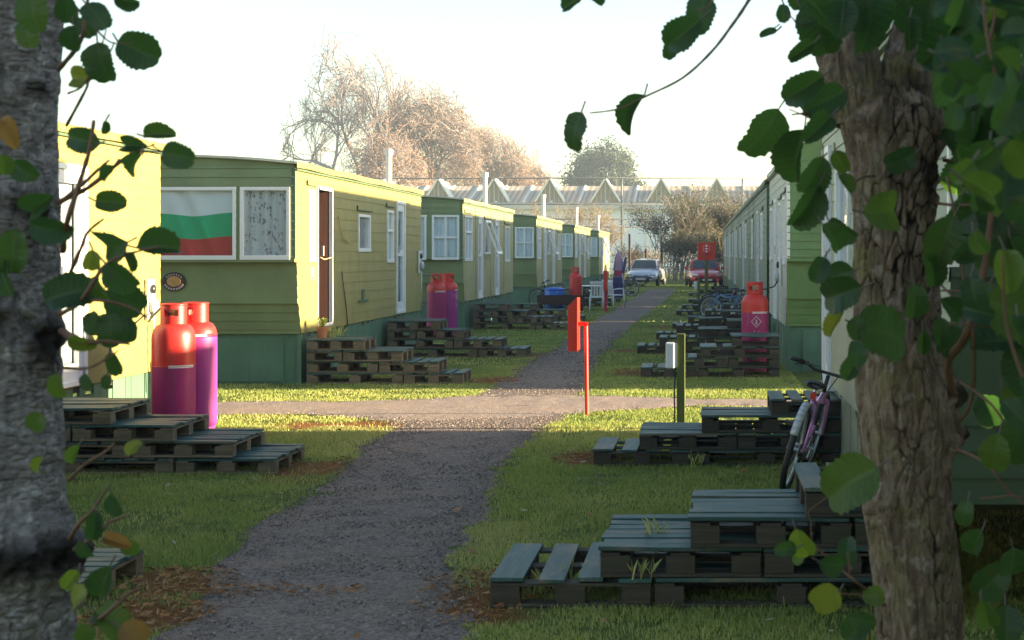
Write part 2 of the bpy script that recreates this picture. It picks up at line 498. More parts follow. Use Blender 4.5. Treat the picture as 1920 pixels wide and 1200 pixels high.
def mk_gravel(name, lo, hi, warm):
    m = NT(name)
    v = m.coords((1, 1, 1), rand=False)
    vo = m.n('ShaderNodeTexVoronoi'); vo.inputs['Scale'].default_value = 58; m.link(v, vo.inputs['Vector'])
    big = m.noise(v, 1.1, 5, 0.6); fine = m.noise(v, 140, 3, 0.6); mid = m.noise(v, 16, 4, 0.65)
    sep = m.n('ShaderNodeSeparateColor'); m.link(vo.outputs['Color'], sep.inputs[0])
    c = m.mix(sep.outputs[0], lo, hi)
    c = m.mix(m.math('MULTIPLY', m.rampf(mid, 0.4, 0.75), 0.5), c, tuple(x * 0.55 for x in lo))
    c = m.mix(m.math('MULTIPLY', m.rampf(big, 0.45, 0.7), 0.5), c, warm)
    hh = m.math('ADD', m.math('MULTIPLY', m.rampf(vo.outputs['Distance'], 0.55, 0.0), 1.0), m.math('MULTIPLY', mid, 1.2))
    return m.bsdf(c, 0.85, normal=m.bump(hh, 0.8, 0.006), spec=0.25)
M['gravel'] = mk_gravel('grey_gravel', (0.115, 0.086, 0.074), (0.265, 0.207, 0.18), (0.25, 0.175, 0.125))
M['gravel2'] = mk_gravel('pinkish_gravel', (0.22, 0.17, 0.145), (0.46, 0.37, 0.32), (0.36, 0.26, 0.19))

def grid_mesh(name, X, Y, Z, mat, kind='structure', attr=None):
    ny, nx = X.shape
    V = np.stack([X, Y, Z], -1).reshape(-1, 3)
    i = np.arange(ny - 1)[:, None] * nx + np.arange(nx - 1)[None, :]
    Fc = np.stack([i, i + 1, i + nx + 1, i + nx], -1).reshape(-1, 4)
    o = np_mesh(name, V, Fc, mat)
    if attr is not None:
        at = o.data.attributes.new(attr[0], 'FLOAT', 'POINT'); at.data.foreach_set('value', attr[1].astype(np.float32).ravel())
    if kind: o['kind'] = kind
    return o

gx = np.concatenate([np.linspace(-170, -9, 24)[:-1], np.linspace(-9, 3, 150), np.linspace(3, 170, 24)[1:]])
gy = np.concatenate([np.linspace(-40, 4, 8)[:-1], np.linspace(4, 36, 360), np.linspace(36, 120, 60)[1:], np.linspace(120, 330, 12)[1:]])
X, Y = np.meshgrid(gx, gy)
near = (X > -9) & (X < 3) & (Y > 4) & (Y < 36)
Z = np.where(near, (fbm(np.stack([X * 2.2, Y * 2.2, X * 0], -1), 3, 41) - 0.55) * 0.03, 0)
Z = np.minimum(Z, 0.0)
ground = grid_mesh('ground', X, Y, Z, M['lawn'], attr=('soil', soil_mask(X, Y)))

ty = np.concatenate([np.arange(4, 20, 0.05), np.arange(20, 71, 0.2)])
tx = np.linspace(0, 1, 17)
Lp, Rp = path_l(ty), path_r(ty)
X = Lp[:, None] + (Rp - Lp)[:, None] * tx[None]
Y = np.repeat(ty[:, None], 17, 1)
Z = 0.010 + (fbm(np.stack([X * 5, Y * 5, X * 0], -1), 3, 44) - 0.5) * 0.02 - 0.012 * (np.abs(tx - 0.5)[None] * 2) ** 4
grid_mesh('gravel_path', X, Y, Z, M['gravel'])
sx_ = np.arange(-9, 1.1, 0.05)
A, B = cross_a(sx_), cross_b(sx_)
X = np.repeat(sx_[:, None], 17, 1)
Y = A[:, None] + (B - A)[:, None] * tx[None]
Z = 0.018 + (fbm(np.stack([X * 5, Y * 5, X * 0], -1), 3, 47) - 0.5) * 0.016 - 0.014 * (np.abs(tx - 0.5)[None] * 2) ** 4
grid_mesh('cross_path', X, Y, Z, M['gravel2'])

# grass blades
def mk_grass():
    m = NT('grass_blade')
    r = m.rnd()
    c = m.ramp(r, [(0.0, (0.19, 0.27, 0.07)), (0.5, (0.35, 0.40, 0.115)), (0.85, (0.52, 0.50, 0.20)), (1.0, (0.58, 0.50, 0.26))])
    tr = m.ramp(r, [(0.0, (0.25, 0.35, 0.07)), (0.6, (0.48, 0.49, 0.14)), (1.0, (0.65, 0.55, 0.25))])
    return m.bsdf(c, 0.55, spec=0.25, trans=(tr, 0.35))
M['grass'] = mk_grass()
def blades(n, x0, x1, y0, y1, h, w, seed, edge=0.02):
    g = np.random.default_rng(seed)
    x = g.uniform(x0, x1, n); y = g.uniform(y0, y1, n)
    keep = ~on_path(x, y, edge)
    s = soil_mask(x, y)
    keep &= g.random(n) > s * 0.95
    clump = fbm(np.stack([x * 2.5, y * 2.5, x * 0], -1), 4, 51)
    keep &= g.random(n) < np.clip((clump - 0.22) * 3.5, 0.25, 1)
    x, y, clump = x[keep], y[keep], clump[keep]; n = len(x)
    hh = h * (0.45 + 0.9 * g.random(n)) * (0.55 + clump * 0.9); ww = w * (0.6 + 0.8 * g.random(n))
    a = g.uniform(0, 2 * np.pi, n); la = g.uniform(0, 2 * np.pi, n); ln = hh * (0.2 + 0.9 * g.random(n) ** 1.2)
    dx, dy = np.cos(a) * ww / 2, np.sin(a) * ww / 2
    lx, ly = np.cos(la) * ln, np.sin(la) * ln
    z0 = np.full(n, -0.012)
    V = np.stack([np.stack([x - dx, y - dy, z0], -1), np.stack([x + dx, y + dy, z0], -1),
                  np.stack([x + dx * 0.7 + lx * 0.4, y + dy * 0.7 + ly * 0.4, hh * 0.6], -1),
                  np.stack([x - dx * 0.7 + lx * 0.4, y - dy * 0.7 + ly * 0.4, hh * 0.6], -1),
                  np.stack([x + lx, y + ly, hh], -1)], 1)
    patch = fbm(np.stack([x * 0.8, y * 0.8, x * 0], -1), 3, 57)
    rr = np.clip(0.10 + g.random(n) * 0.45 + (patch - 0.45) * 1.0 + (g.random(n) > 0.93) * 0.4, 0, 1)
    return V.reshape(-1, 3), np.repeat(rr, 5), n
parts = [blades(150000, -3.4, 1.7, 5.6, 9.5, 0.024, 0.0048, 1), blades(14000, -8, -3.4, 6.0, 9.5, 0.026, 0.006, 2),
         blades(170000, -5.9, 1.3, 9.5, 14.5, 0.024, 0.006, 3), blades(150000, -7.5, 1.3, 14.5, 22, 0.020, 0.008, 4),
         blades(60000, -5.4, 1.3, 22, 36, 0.024, 0.013, 5), blades(24000, -5.4, 1.3, 36, 78, 0.035, 0.03, 6),
         blades(30000, 1.1, 4.5, 4.6, 9.5, 0.03, 0.006, 8), blades(2600, -3.4, 1.3, 5.6, 14, 0.055, 0.005, 9)]
Vs, Rr, Fs, k = [], [], [], 0
for V, rr, n in parts:
    b = np.arange(n)[:, None] * 5 + k
    Fs.append(np.concatenate([np.stack([b[:, 0], b[:, 0] + 1, b[:, 0] + 2], -1), np.stack([b[:, 0], b[:, 0] + 2, b[:, 0] + 3], -1), np.stack([b[:, 0] + 3, b[:, 0] + 2, b[:, 0] + 4], -1)]))
    Vs.append(V); Rr.append(rr); k += n * 5
gr = np_mesh('grass', np.concatenate(Vs), np.concatenate(Fs), M['grass'], rnd=np.concatenate(Rr))
tag(gr, 'short damp lawn grass on both sides of the gravel path', 'grass', kind='stuff')

# loose stones on the paths
def mk_stone():
    m = NT('loose_stone'); r = m.rnd()
    c = m.ramp(r, [(0.0, (0.10, 0.085, 0.08)), (0.5, (0.22, 0.18, 0.165)), (0.85, (0.36, 0.30, 0.265)), (1.0, (0.55, 0.50, 0.46))])
    return m.bsdf(c, 0.8, spec=0.3)
M['stone'] = mk_stone()
OCT = np.array([(1, 0, 0), (0, 1, 0), (-1, 0, 0), (0, -1, 0), (0, 0, 1), (0, 0, -1)], float)
OCF = np.array([(0, 1, 4), (1, 2, 4), (2, 3, 4), (3, 0, 4), (1, 0, 5), (2, 1, 5), (3, 2, 5), (0, 3, 5)])
def stones(n, x0, x1, y0, y1, s0, s1, seed, margin=-0.05):
    g = np.random.default_rng(seed)
    x = g.uniform(x0, x1, n); y = g.uniform(y0, y1, n)
    k = on_path(x, y, margin); x, y = x[k], y[k]; n = len(x)
    s = s0 + (s1 - s0) * g.random(n) ** 3
    sc = s[:, None] * g.uniform(0.6, 1.3, (n, 3)); sc[:, 2] *= 0.7
    a = g.uniform(0, 2 * np.pi, n); ca, sa = np.cos(a), np.sin(a)
    o = OCT[None] * sc[:, None] * g.uniform(0.75, 1.2, (n, 6, 1))
    X = o[..., 0] * ca[:, None] - o[..., 1] * sa[:, None] + x[:, None]
    Y = o[..., 0] * sa[:, None] + o[..., 1] * ca[:, None] + y[:, None]
    Zz = o[..., 2] + 0.010 + sc[:, 2:3] * 0.1
    return np.stack([X, Y, Zz], -1).reshape(-1, 3), np.repeat(np.clip(g.normal(0.42, 0.22, n), 0, 1), 6), n
pt = [stones(26000, -3.2, -0.8, 5.6, 10, 0.0022, 0.0105, 21), stones(22000, -3.4, -0.9, 10, 15, 0.003, 0.012, 22),
      stones(24000, -7.5, 1.1, 14, 18.2, 0.005, 0.014, 23), stones(9000, -3.2, -1.2, 18, 32, 0.008, 0.02, 24)]
Vs, Rr, Fs, k = [], [], [], 0
for V, rr, n in pt:
    Fs.append((np.arange(n)[:, None, None] * 6 + OCF[None] + k).reshape(-1, 3)); Vs.append(V); Rr.append(rr); k += n * 6
gv = np_mesh('gravel', np.concatenate(Vs), np.concatenate(Fs), M['stone'], rnd=np.concatenate(Rr))
tag(gv, 'loose grey and pinkish stones strewn over the paths', 'gravel', kind='stuff')

# litter: curled brown leaves on the grass and orange needles at the step ends
def mk_litter():
    m = NT('dead_leaf'); r = m.rnd()
    c = m.ramp(r, [(0.0, (0.16, 0.06, 0.02)), (0.5, (0.34, 0.17, 0.06)), (0.8, (0.30, 0.22, 0.14)), (1.0, (0.42, 0.38, 0.32))])
    return m.bsdf(c, 0.7, spec=0.3)
M['litter'] = mk_litter()
g = np.random.default_rng(77)
Vs, Rr, Fs, k = [], [], [], 0
def flake(x, y, z, l, wd, a, r, curl):
    global k
    c, s = math.cos(a), math.sin(a)
    pts = [(-l, 0, 0), (-l * .3, -wd, curl * .5), (l * .5, -wd * .8, curl * .6), (l, 0, curl), (l * .5, wd * .8, curl * 1.1), (-l * .3, wd, curl * .8)]
    Vs.append(np.array([(x + p[0] * c - p[1] * s, y + p[0] * s + p[1] * c, z + p[2]) for p in pts])); Rr.append(np.full(6, r))
    Fs.append(np.array([(0, 1, 5), (1, 2, 4), (1, 4, 5), (2, 3, 4)]) + k); k += 6
for cx, cy, rx, ry in SOIL[:7] + [(-2.12, 7.22, 0.42, 0.13)]:
    for i in range(380 if rx < .4 else 150):
        t, q = g.uniform(0, 6.28), math.sqrt(g.random()) * 1.05
        flake(cx + math.cos(t) * q * rx, cy + math.sin(t) * q * ry, 0.008 + g.random() * 0.02, g.uniform(.012, .035), g.uniform(.002, .006), g.uniform(0, 6.28), g.random() * .6, g.uniform(-.004, .02))
for i in range(150):
    y = g.uniform(6.2, 14.0); x = g.uniform(-4.0, 1.0)
    if on_path(np.array([x]), np.array([y]))[0] and g.random() < .75: continue
    l = g.uniform(.016, .034)
    flake(x, y, 0.03, l, l * .65, g.uniform(0, 6.28), g.uniform(0.1, 1), g.uniform(0, .025))
lt = np_mesh('leaf_litter', np.concatenate(Vs), np.concatenate(Fs), M['litter'], rnd=np.concatenate(Rr))
tag(lt, 'brown fallen leaves and orange needles lying on the grass', 'leaf litter', kind='stuff')
# ------------------------------------------------------------------ static caravans
def sub_iv(a, b, cuts):
    iv = [(a, b)]
    for c0, c1 in cuts:
        nx = []
        for p, q in iv:
            if c1 <= p or c0 >= q: nx.append((p, q)); continue
            if c0 > p: nx.append((p, c0))
            if c1 < q: nx.append((c1, q))
        iv = nx
    return iv

def bx(mb, face, p, out, a0, a1, z0, z1, d0, d1):
    if face == 'x': mb.box(p + out * d0, p + out * d1, a0, a1, z0, z1)
    else: mb.box(a0, a1, p + out * d0, p + out * d1, z0, z1)

def curtain_mesh(face, p, out, a0, a1, z0, z1, d, amp=0.018, waves=9):
    mb = MB(); n = 48; vs = []
    for i in range(n + 1):
        t = i / n; a = a0 + (a1 - a0) * t
        dd = d + amp * math.sin(t * waves * 6.28 + math.sin(t * 9) * 1.3)
        for z in (z0, z1):
            vs.append((p + out * dd, a, z) if face == 'x' else (a, p + out * dd, z))
    mb.add(vs, [(2 * i, 2 * i + 2, 2 * i + 3, 2 * i + 1) for i in range(n)])
    return mb

def window(root, face, p, out, a0, a1, z0, z1, fw=0.045, curtain='net', transom=None, mull=None, rail=True, deep=True):
    if a0 > a1: a0, a1 = a1, a0
    f = MB()
    bx(f, face, p, out, a0, a1, z0, z0 + fw * 1.25, -0.05, 0.030)
    bx(f, face, p, out, a0, a1, z1 - fw, z1, -0.05, 0.024)
    bx(f, face, p, out, a0, a0 + fw, z0 + fw * 1.25, z1 - fw, -0.05, 0.026)
    bx(f, face, p, out, a1 - fw, a1, z0 + fw * 1.25, z1 - fw, -0.05, 0.026)
    if transom: bx(f, face, p, out, a0 + fw, a1 - fw, transom - 0.02, transom + 0.02, -0.03, 0.018)
    if mull:
        for q in mull: bx(f, face, p, out, q - 0.02, q + 0.02, z0 + fw * 1.25, z1 - fw, -0.03, 0.020)
    fo = f.build('window_frame', M['white'], root, bevel=0.004 if deep else 0)
    g = MB(); bx(g, face, p, out, a0 + fw * .6, a1 - fw * .6, z0 + fw * .8, z1 - fw * .6, -0.018, -0.012)
    g.build('pane', M['glass'], fo)
    if curtain:
        curtain_mesh(face, p, out, a0 + fw * .5, a1 - fw * .5, z0 + fw * .5, z1 - fw * .5, -0.045, waves=max(3, int((a1 - a0) * 9))).build('curtain', M[curtain], fo, smooth=True)
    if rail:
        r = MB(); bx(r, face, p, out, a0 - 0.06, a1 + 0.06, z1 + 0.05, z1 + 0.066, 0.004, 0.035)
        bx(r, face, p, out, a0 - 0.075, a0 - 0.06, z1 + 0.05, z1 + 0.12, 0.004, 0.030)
        r.build('drip_rail', M['trim_green'], fo)  # rail painted dark so it also carries its own shadow line
    return fo

def door(root, face, p, out, a0, a1, z0, z1, leaf='white', glass=True):
    f = MB(); fw = 0.05
    bx(f, face, p, out, a0, a0 + fw, z0, z1, -0.06, 0.035)
    bx(f, face, p, out, a1 - fw, a1, z0, z1, -0.06, 0.035)
    bx(f, face, p, out, a0 + fw, a1 - fw, z1 - fw, z1, -0.06, 0.035)
    bx(f, face, p, out, a0 + fw, a1 - fw, z0, z0 + 0.04, -0.06, 0.045)
    fo = f.build('door_frame', M['white'], root)
    l = MB()
    zz = z0 + 0.04
    i0, i1 = a0 + fw + .004, a1 - fw - .004
    if glass:
        gz0, gz1, b = zz + (z1 - zz) * 0.08, z1 - fw - 0.12, 0.09
        bx(l, face, p, out, i0, i0 + b, zz, z1 - fw - .004, -0.035, 0.012)
        bx(l, face, p, out, i1 - b, i1, zz, z1 - fw - .004, -0.035, 0.012)
        bx(l, face, p, out, i0 + b, i1 - b, zz, gz0, -0.035, 0.010)
        bx(l, face, p, out, i0 + b, i1 - b, gz1, z1 - fw - .004, -0.035, 0.010)
        bx(l, face, p, out, i0 + b, i1 - b, zz + .95, zz + 1.05, -0.035, 0.008)
    else:
        bx(l, face, p, out, i0, i1, zz, z1 - fw - .004, -0.035, 0.010)
    lo = l.build('door', M[leaf], root)
    if glass:
        g = MB(); bx(g, face, p, out, i0 + b - .01, i1 - b + .01, gz0, gz1, -0.02, -0.014); g.build('pane', M['glass'], lo)
        curtain_mesh(face, p, out, i0 + b, i1 - b, gz0, gz1, -0.06, 0.01, 4).build('curtain', M['netgrey'], lo, smooth=True)
    h = MB(); bx(h, face, p, out, i0 + .03, i0 + .05, zz + 1.0, zz + 1.14, 0.012, 0.05); h.build('handle', M['grey'], lo)
    return fo

def caravan(label, xw, sx, y0, y1, eave, group, wall='olive', front='front', skirt='skirt', pitch=0.115, lip=0.010,
            side=(), frontw=(), crown=0.085, W=3.05, hatch=True, flue=None, near_front=True, trim='trim_green', skirt_h=0.66, fascia=None):
    """long wall in the plane x = xw facing sx; the nearer end at y0; side/frontw: openings
       side: (type, ya, yb, za, zb, opts); frontw: (xa, xb, za, zb, opts) given as distance inwards from the corner"""
    root = thing('static_caravan', label, 'caravan', (xw - sx * W / 2, (y0 + y1) / 2, 0), group)
    xb = xw - sx * W
    k = 0.37 if near_front else 0.0
    # end profile from top to bottom: (z, y)
    prof = [(eave, y0 + .02), (eave - .06, y0), (1.60, y0), (1.60, y0 + .10 * (k > 0)), (1.06, y0 + .13 * (k > 0)), (1.06, y0 + .17 * (k > 0)), (skirt_h, y0 + .30 * (k > 0))]
    def yn(z):
        for (za, ya), (zb, yb) in zip(prof, prof[1:]):
            if zb <= z <= za:
                return ya if za == zb else ya + (yb - ya) * (za - z) / (za - zb)
        return prof[-1][1]
    # long side wall
    mb = MB()
    ops = [(o[1], o[2], o[3], o[4]) for o in side]
    zs = [skirt_h]
    while zs[-1] + pitch < eave - 0.02: zs.append(zs[-1] + pitch)
    zs.append(eave)
    for zb, zt in zip(zs, zs[1:]):
        mb.rnd = random.random()
        br = sorted({zb, zt} | {z for o in ops for z in o[2:4] if zb < z < zt} | {z for z, _ in prof if zb < z < zt})
        for za, zc in zip(br, br[1:]):
            zm = (za + zc) / 2
            cuts = [(o[0], o[1]) for o in ops if o[2] <= zm <= o[3]]
            oa = lip * (1 - (za - zb) / (zt - zb)); oc = lip * (1 - (zc - zb) / (zt - zb))
            for p, q in sub_iv(min(yn(zm), yn(za + 1e-4), yn(zc - 1e-4)), y1, cuts):
                first = p <= yn(zm) + 1e-6
                pa, pc = (yn(za + 1e-4), yn(zc - 1e-4)) if first else (p, p)
                mb.quad((xw + sx * oa, pa, za), (xw + sx * oa, q, za), (xw + sx * oc, q, zc), (xw + sx * oc, pc, zc))
                if abs(za - zb) < 1e-6:
                    mb.quad((xw, pa, za), (xw, q, za), (xw + sx * oa, q, za), (xw + sx * oa, pa, za))
    y = y0 + 1.83
    while y < y1 - .5:
        if not any(o[0] - .06 < y < o[1] + .06 for o in ops): mb.box(xw, xw + sx * (lip + .004), y - .018, y + .018, skirt_h + .02, eave - .09)
        y += 2.41
    mb.build('side_wall', M[wall], root)
    # the other walls, floor
    o = MB()
    o.quad((xb, y0 + .3 * (k > 0), skirt_h), (xb, y1, skirt_h), (xb, y1, eave), (xb, y0 + .3 * (k > 0), eave))
    n = 8
    def arc(i): 
        t = i / n
        return xw - sx * W * t, eave + crown * (1 - (2 * t - 1) ** 2)
    for i in range(n):
        (xa, za), (xc, zc) = arc(i), arc(i + 1)
        o.quad((xa, y1, skirt_h), (xc, y1, skirt_h), (xc, y1, zc), (xa, y1, za))
    o.build('rear_wall', M[wall], root)
    fl = MB(); fl.box(min(xw, xb) + .03, max(xw, xb) - .03, y0 + .36, y1 - .02, skirt_h - .06, skirt_h - .01)
    fl.quad((xw - sx * 1.4, y0 + .5, skirt_h), (xw - sx * 1.4, y1 - .05, skirt_h), (xw - sx * 1.4, y1 - .05, eave), (xw - sx * 1.4, y0 + .5, eave))
    fl.build('interior', M['dark'], root)
    # near end wall
    fm = MB(); fops = []
    for q in frontw:
        a, b = xw - sx * q[0], xw - sx * q[1]
        fops.append((min(a, b), max(a, b), q[2], q[3]))
    X0, X1 = min(xw, xb), max(xw, xb)
    for (za, ya), (zb, yb) in zip(prof, prof[1:]):
        if abs(za - zb) < 1e-6:
            fm.quad((X0, ya, za), (X1, ya, za), (X1, yb, zb), (X0, yb, zb)); continue
        stp = 0.115 if (za > 2.5 or za < 1.1) else 10
        br = sorted({za, zb} | {z for q in fops for z in q[2:4] if zb < z < za}, reverse=True)
        z = za - stp
        while z > zb + 0.02:
            br.append(z); z -= stp
        br = sorted(set(br), reverse=True)
        for zc, zd in zip(br, br[1:]):
            yc = ya + (yb - ya) * (za - zc) / (za - zb); yd = ya + (yb - ya) * (za - zd) / (za - zb)
            e = 0.014 if stp < 1 else 0
            for p, q in sub_iv(X0, X1, [(f[0], f[1]) for f in fops if f[2] <= (zc + zd) / 2 <= f[3]]):
                fm.quad((p, yc, zc), (q, yc, zc), (q, yd - e, zd), (p, yd - e, zd))
                if e: fm.quad((p, yd - e, zd), (q, yd - e, zd), (q, yd, zd), (p, yd, zd))
    for i in range(n):
        (xa, za), (xc, zc) = arc(i), arc(i + 1)
        fm.quad((xa, y0 + .02, eave), (xc, y0 + .02, eave), (xc, y0 + .02, zc), (xa, y0 + .02, za))
    if near_front: fm.box(X0 - .005, X1 + .005, y0 - .02, y0 + .09, 1.60, 1.645)
    fm.build('end_wall', M[front], root)
    # corner trim
    for c in (xw, xb):
        ct = MB(); s_ = 1 if c == xw else -1
        ct.box(c - sx * s_ * .035, c + sx * s_ * .012, y0 - .012, y0 + .03, 1.645, eave - .05)
        ct.build('corner_trim', M[trim], root)
    # roof
    rf = MB(); ys, ye = y0 - .06, y1 + .05
    pts = [arc(i) for i in range(n + 1)]
    pts[0] = (xw + sx * .05, eave - .005); pts[-1] = (xb - sx * .05, eave - .005)
    th = .03
    for (xa, za), (xc, zc) in zip(pts, pts[1:]):
        rf.quad((xa, ys, za + th), (xc, ys, zc + th), (xc, ye, zc + th), (xa, ye, za + th))
        rf.quad((xa, ys, za), (xc, ys, zc), (xc, ye, zc), (xa, ye, za))
        rf.quad((xa, ys, za), (xc, ys, zc), (xc, ys, zc + th), (xa, ys, za + th))
        rf.quad((xa, ye, za), (xc, ye, zc), (xc, ye, zc + th), (xa, ye, za + th))
    rfo = rf.build('roof', M['roofw'], root)
    fa = MB(); nseg = 14
    for i in range(nseg):
        ya, yb = ys + (ye - ys) * i / nseg, ys + (ye - ys) * (i + 1) / nseg
        s0, s1 = math.sin(i * 1.7) * .006, math.sin((i + 1) * 1.7) * .006
        fa.quad((xw + sx * .052, ya, eave - .05 + s0), (xw + sx * .052, yb, eave - .05 + s1), (xw + sx * .052, yb, eave + .028 + s1), (xw + sx * .052, ya, eave + .028 + s0))
        fa.quad((xw + sx * .008, ya, eave - .05 + s0), (xw + sx * .008, yb, eave - .05 + s1), (xw + sx * .052, yb, eave - .05 + s1), (xw + sx * .052, ya, eave - .05 + s0))
    fa.build('fascia', M[fascia or wall], rfo)
    gt = MB(); gt.box(xw + sx * .010, xw + sx * .040, ys + .05, ye - .05, eave - .085, eave - .062); gt.build('eave_shadow_strip', M['trim_green'], rfo)  # dark strip painted in for the shadow line under the fascia
    # skirt: planks under the long side, panel under the end
    sk = MB(); y = y0 + .36
    while y < y1 - .02:
        wd = random.uniform(.13, .19); sk.rnd = random.random()
        top = skirt_h - .01 - (random.random() < .25) * random.uniform(.02, .09)
        sk.box(xw - sx * .05, xw - sx * (.028 - random.random() * .008), y, min(y + wd - .008, y1), -0.02, top)
        y += wd
    sk.box(xw - sx * .07, xw - sx * .055, y0 + .38, y1, 0, skirt_h - .12)
    if near_front: sk.box(X0 + .02, X1 - .052, y0 + .335, y0 + .35, -0.02, skirt_h - .002)
    sk.box(xw - sx * .052, xw + sx * .001, y0 + .30, y0 + .358, -0.02, skirt_h - .003)
    so_ = sk.build('skirt', M[skirt], root)
    if hatch:
        h = MB(); hx = xw - sx * .25
        h.box(hx, hx - sx * .95, y0 + .316, y0 + .334, .03, skirt_h - .06)
        for dx in (0.0, .95): h.box(hx - sx * dx - .012, hx - sx * dx + .012, y0 + .305, y0 + .3345, .02, skirt_h - .05)
        h.box(hx - sx * .52, hx - sx * .62, y0 + .306, y0 + .317, skirt_h - .16, skirt_h - .09)
        h.build('hatch', M[skirt], so_)
    # windows
    for s_ in side:
        opt = dict(s_[5]) if len(s_) > 5 else {}
        if s_[0] == 'window': window(root, 'x', xw, sx, s_[1], s_[2], s_[3], s_[4], **opt)
        elif s_[0] == 'door': door(root, 'x', xw, sx, s_[1], s_[2], s_[3], s_[4], **opt)
    for q in frontw:
        opt = dict(q[4]) if len(q) > 4 else {}
        window(root, 'y', y0, -1, xw - sx * q[0], xw - sx * q[1], q[2], q[3], **opt)
    if flue:
        f = MB(); fx, fy, fz0, fz1, fr = flue
        f.lathe([(fr, fz0), (fr, fz1 - .1), (fr * 1.35, fz1 - .1), (fr * 1.35, fz1), (0.001, fz1 + .02)], (fx, fy, 0), 14)
        f.lathe([(fr * 1.9, fz0 - .02), (fr * 1.9, fz0 + .05), (fr, fz0 + .06)], (fx, fy, 0), 14)
        f.build('flue', M['zinc'], root, smooth=False)
    return root

GL = 'olive caravans along the left of the path'
GRR = 'pale caravans along the right of the path'
LX = -5.25
FW = [(.055, .70, 1.63, 2.57, dict(curtain='lace', rail=False)), (.75, 2.30, 1.63, 2.57, dict(curtain=None, rail=False)), (2.35, 2.99, 1.63, 2.57, dict(curtain='lace', rail=False))]
FW2 = [(.06, .66, 1.58, 2.56, dict(curtain='net', rail=False, mull=[-5.25 - .36], transom=2.07)), (.78, 2.27, 1.58, 2.56, dict(curtain='net', rail=False)), (2.35, 2.99, 1.58, 2.56, dict(curtain='net', rail=False))]

# nearest on the left (its far end shows): long yellow wall, white door
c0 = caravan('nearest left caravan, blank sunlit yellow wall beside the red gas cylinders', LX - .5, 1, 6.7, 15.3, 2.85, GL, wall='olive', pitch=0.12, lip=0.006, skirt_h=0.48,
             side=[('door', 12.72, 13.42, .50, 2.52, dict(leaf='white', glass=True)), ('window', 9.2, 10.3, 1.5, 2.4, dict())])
# the caravan with the flag
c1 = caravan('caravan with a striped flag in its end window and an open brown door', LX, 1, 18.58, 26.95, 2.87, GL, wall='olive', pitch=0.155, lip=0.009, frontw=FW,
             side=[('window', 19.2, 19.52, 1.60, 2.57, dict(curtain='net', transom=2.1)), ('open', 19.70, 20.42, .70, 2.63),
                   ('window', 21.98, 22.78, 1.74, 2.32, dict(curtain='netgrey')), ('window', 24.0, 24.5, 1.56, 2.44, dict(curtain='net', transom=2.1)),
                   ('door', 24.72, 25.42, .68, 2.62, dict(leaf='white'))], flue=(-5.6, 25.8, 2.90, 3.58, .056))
# open door, flag, badge on c1
f = MB(); a0, a1, z0, z1, fw = 19.70, 20.42, .70, 2.63, .04
for q in ((a0, a0 + .015, z0, z1), (a1 - fw, a1, z0, z1), (a0 + fw, a1 - fw, z1 - fw, z1), (a0 + fw, a1 - fw, z0, z0 + .04)):
    bx(f, 'x', LX, 1, q[0], q[1], q[2], q[3], -.02, .012 if q[0] == a0 else .030)
dfo = f.build('door_frame', M['white'], c1)
f = MB(); dv = Vector((-.50, -.12, 0)); dc = Vector((LX - .035, a1 - .055, (z0 + z1) / 2)) + dv / 2
f.obox(dc, dv, (-.12, .50, 0), (0, 0, 1), dv.length / 2, .02, (z1 - z0) / 2 - .05)
for zz in (z0 + .55, z0 + 1.4): f.obox((dc.x + .005, dc.y - .0195, zz), dv, (-.12, .50, 0), (0, 0, 1), .17, .004, .33)
dl = f.build('door', M['brown'], c1)
f = MB(); f.box(LX - .10, LX - .07, a1 - .145, a1 - .11, z0 + .98, z0 + 1.12); f.build('handle', M['grey'], dl)
f = MB(); f.tube([(LX + .03, a0 + .04, 1.66), (LX + .01, a0 + .3, 1.63), (LX + .03, a1 - .03, 1.66), (LX + .035, a1 - .02, 1.3)], .008, 6)
f.build('door_rope', M['rope'], c1, smooth=True)
# draped flag
def flag_mesh():
    mb = MB(); nx, nz = 60, 44; x0, x1, zt, zb = LX - 2.26, LX - .80, 2.545, 1.66
    def off(t):   # sag of the colour bands along the width
        return 0.012 * math.sin(t * 5.2 + 1.2) - 0.035 * math.exp(-((t - .66) / .17) ** 2) + .02 * t
    idx = {}
    vs = []
    for j in range(nz + 1):
        v = j / nz
        for i in range(nx + 1):
            t = i / nx
            z = zt + (zb - zt) * v
            fold = .016 * math.sin(t * 9 + v * 5 + 1.5 * math.sin(v * 3)) * (.3 + v) + .034 * math.sin((t - .45 - .25 * v) * 26) * math.exp(-((t - .55 - .22 * v) / .16) ** 2)
            vs.append((x0 + (x1 - x0) * t, c1y + .05 + fold, z + off(t) * math.sin(v * math.pi)))
    for j in range(nz):
        mb_m = 0 if j < nz * .345 else (1 if j < nz * .69 else 2)
        fs = [(j * (nx + 1) + i, j * (nx + 1) + i + 1, (j + 1) * (nx + 1) + i + 1, (j + 1) * (nx + 1) + i) for i in range(nx)]
        idx[j] = (mb_m, fs)
    mb.add(vs, [])
    for j in idx:
        for q in idx[j][1]:
            mb.f.append(q); mb.m.append(idx[j][0])
    return mb
c1y = 18.58
fl = flag_mesh().build('hanging_flag', [M['flagw'], M['flagg'], M['flagr']], None, smooth=True)
tag(fl, 'white, green and red striped flag hung inside the wide end window', 'flag')
f = MB()   # blind behind the flag
f.quad((LX - 2.28, c1y + .2, 1.64), (LX - .77, c1y + .2, 1.64), (LX - .77, c1y + .2, 2.56), (LX - 2.28, c1y + .2, 2.56)); f.build('window_blind', M['netgrey'], c1)
f = MB(); BX, BZ = -6.84, 1.345; BY = 18.58 + .115
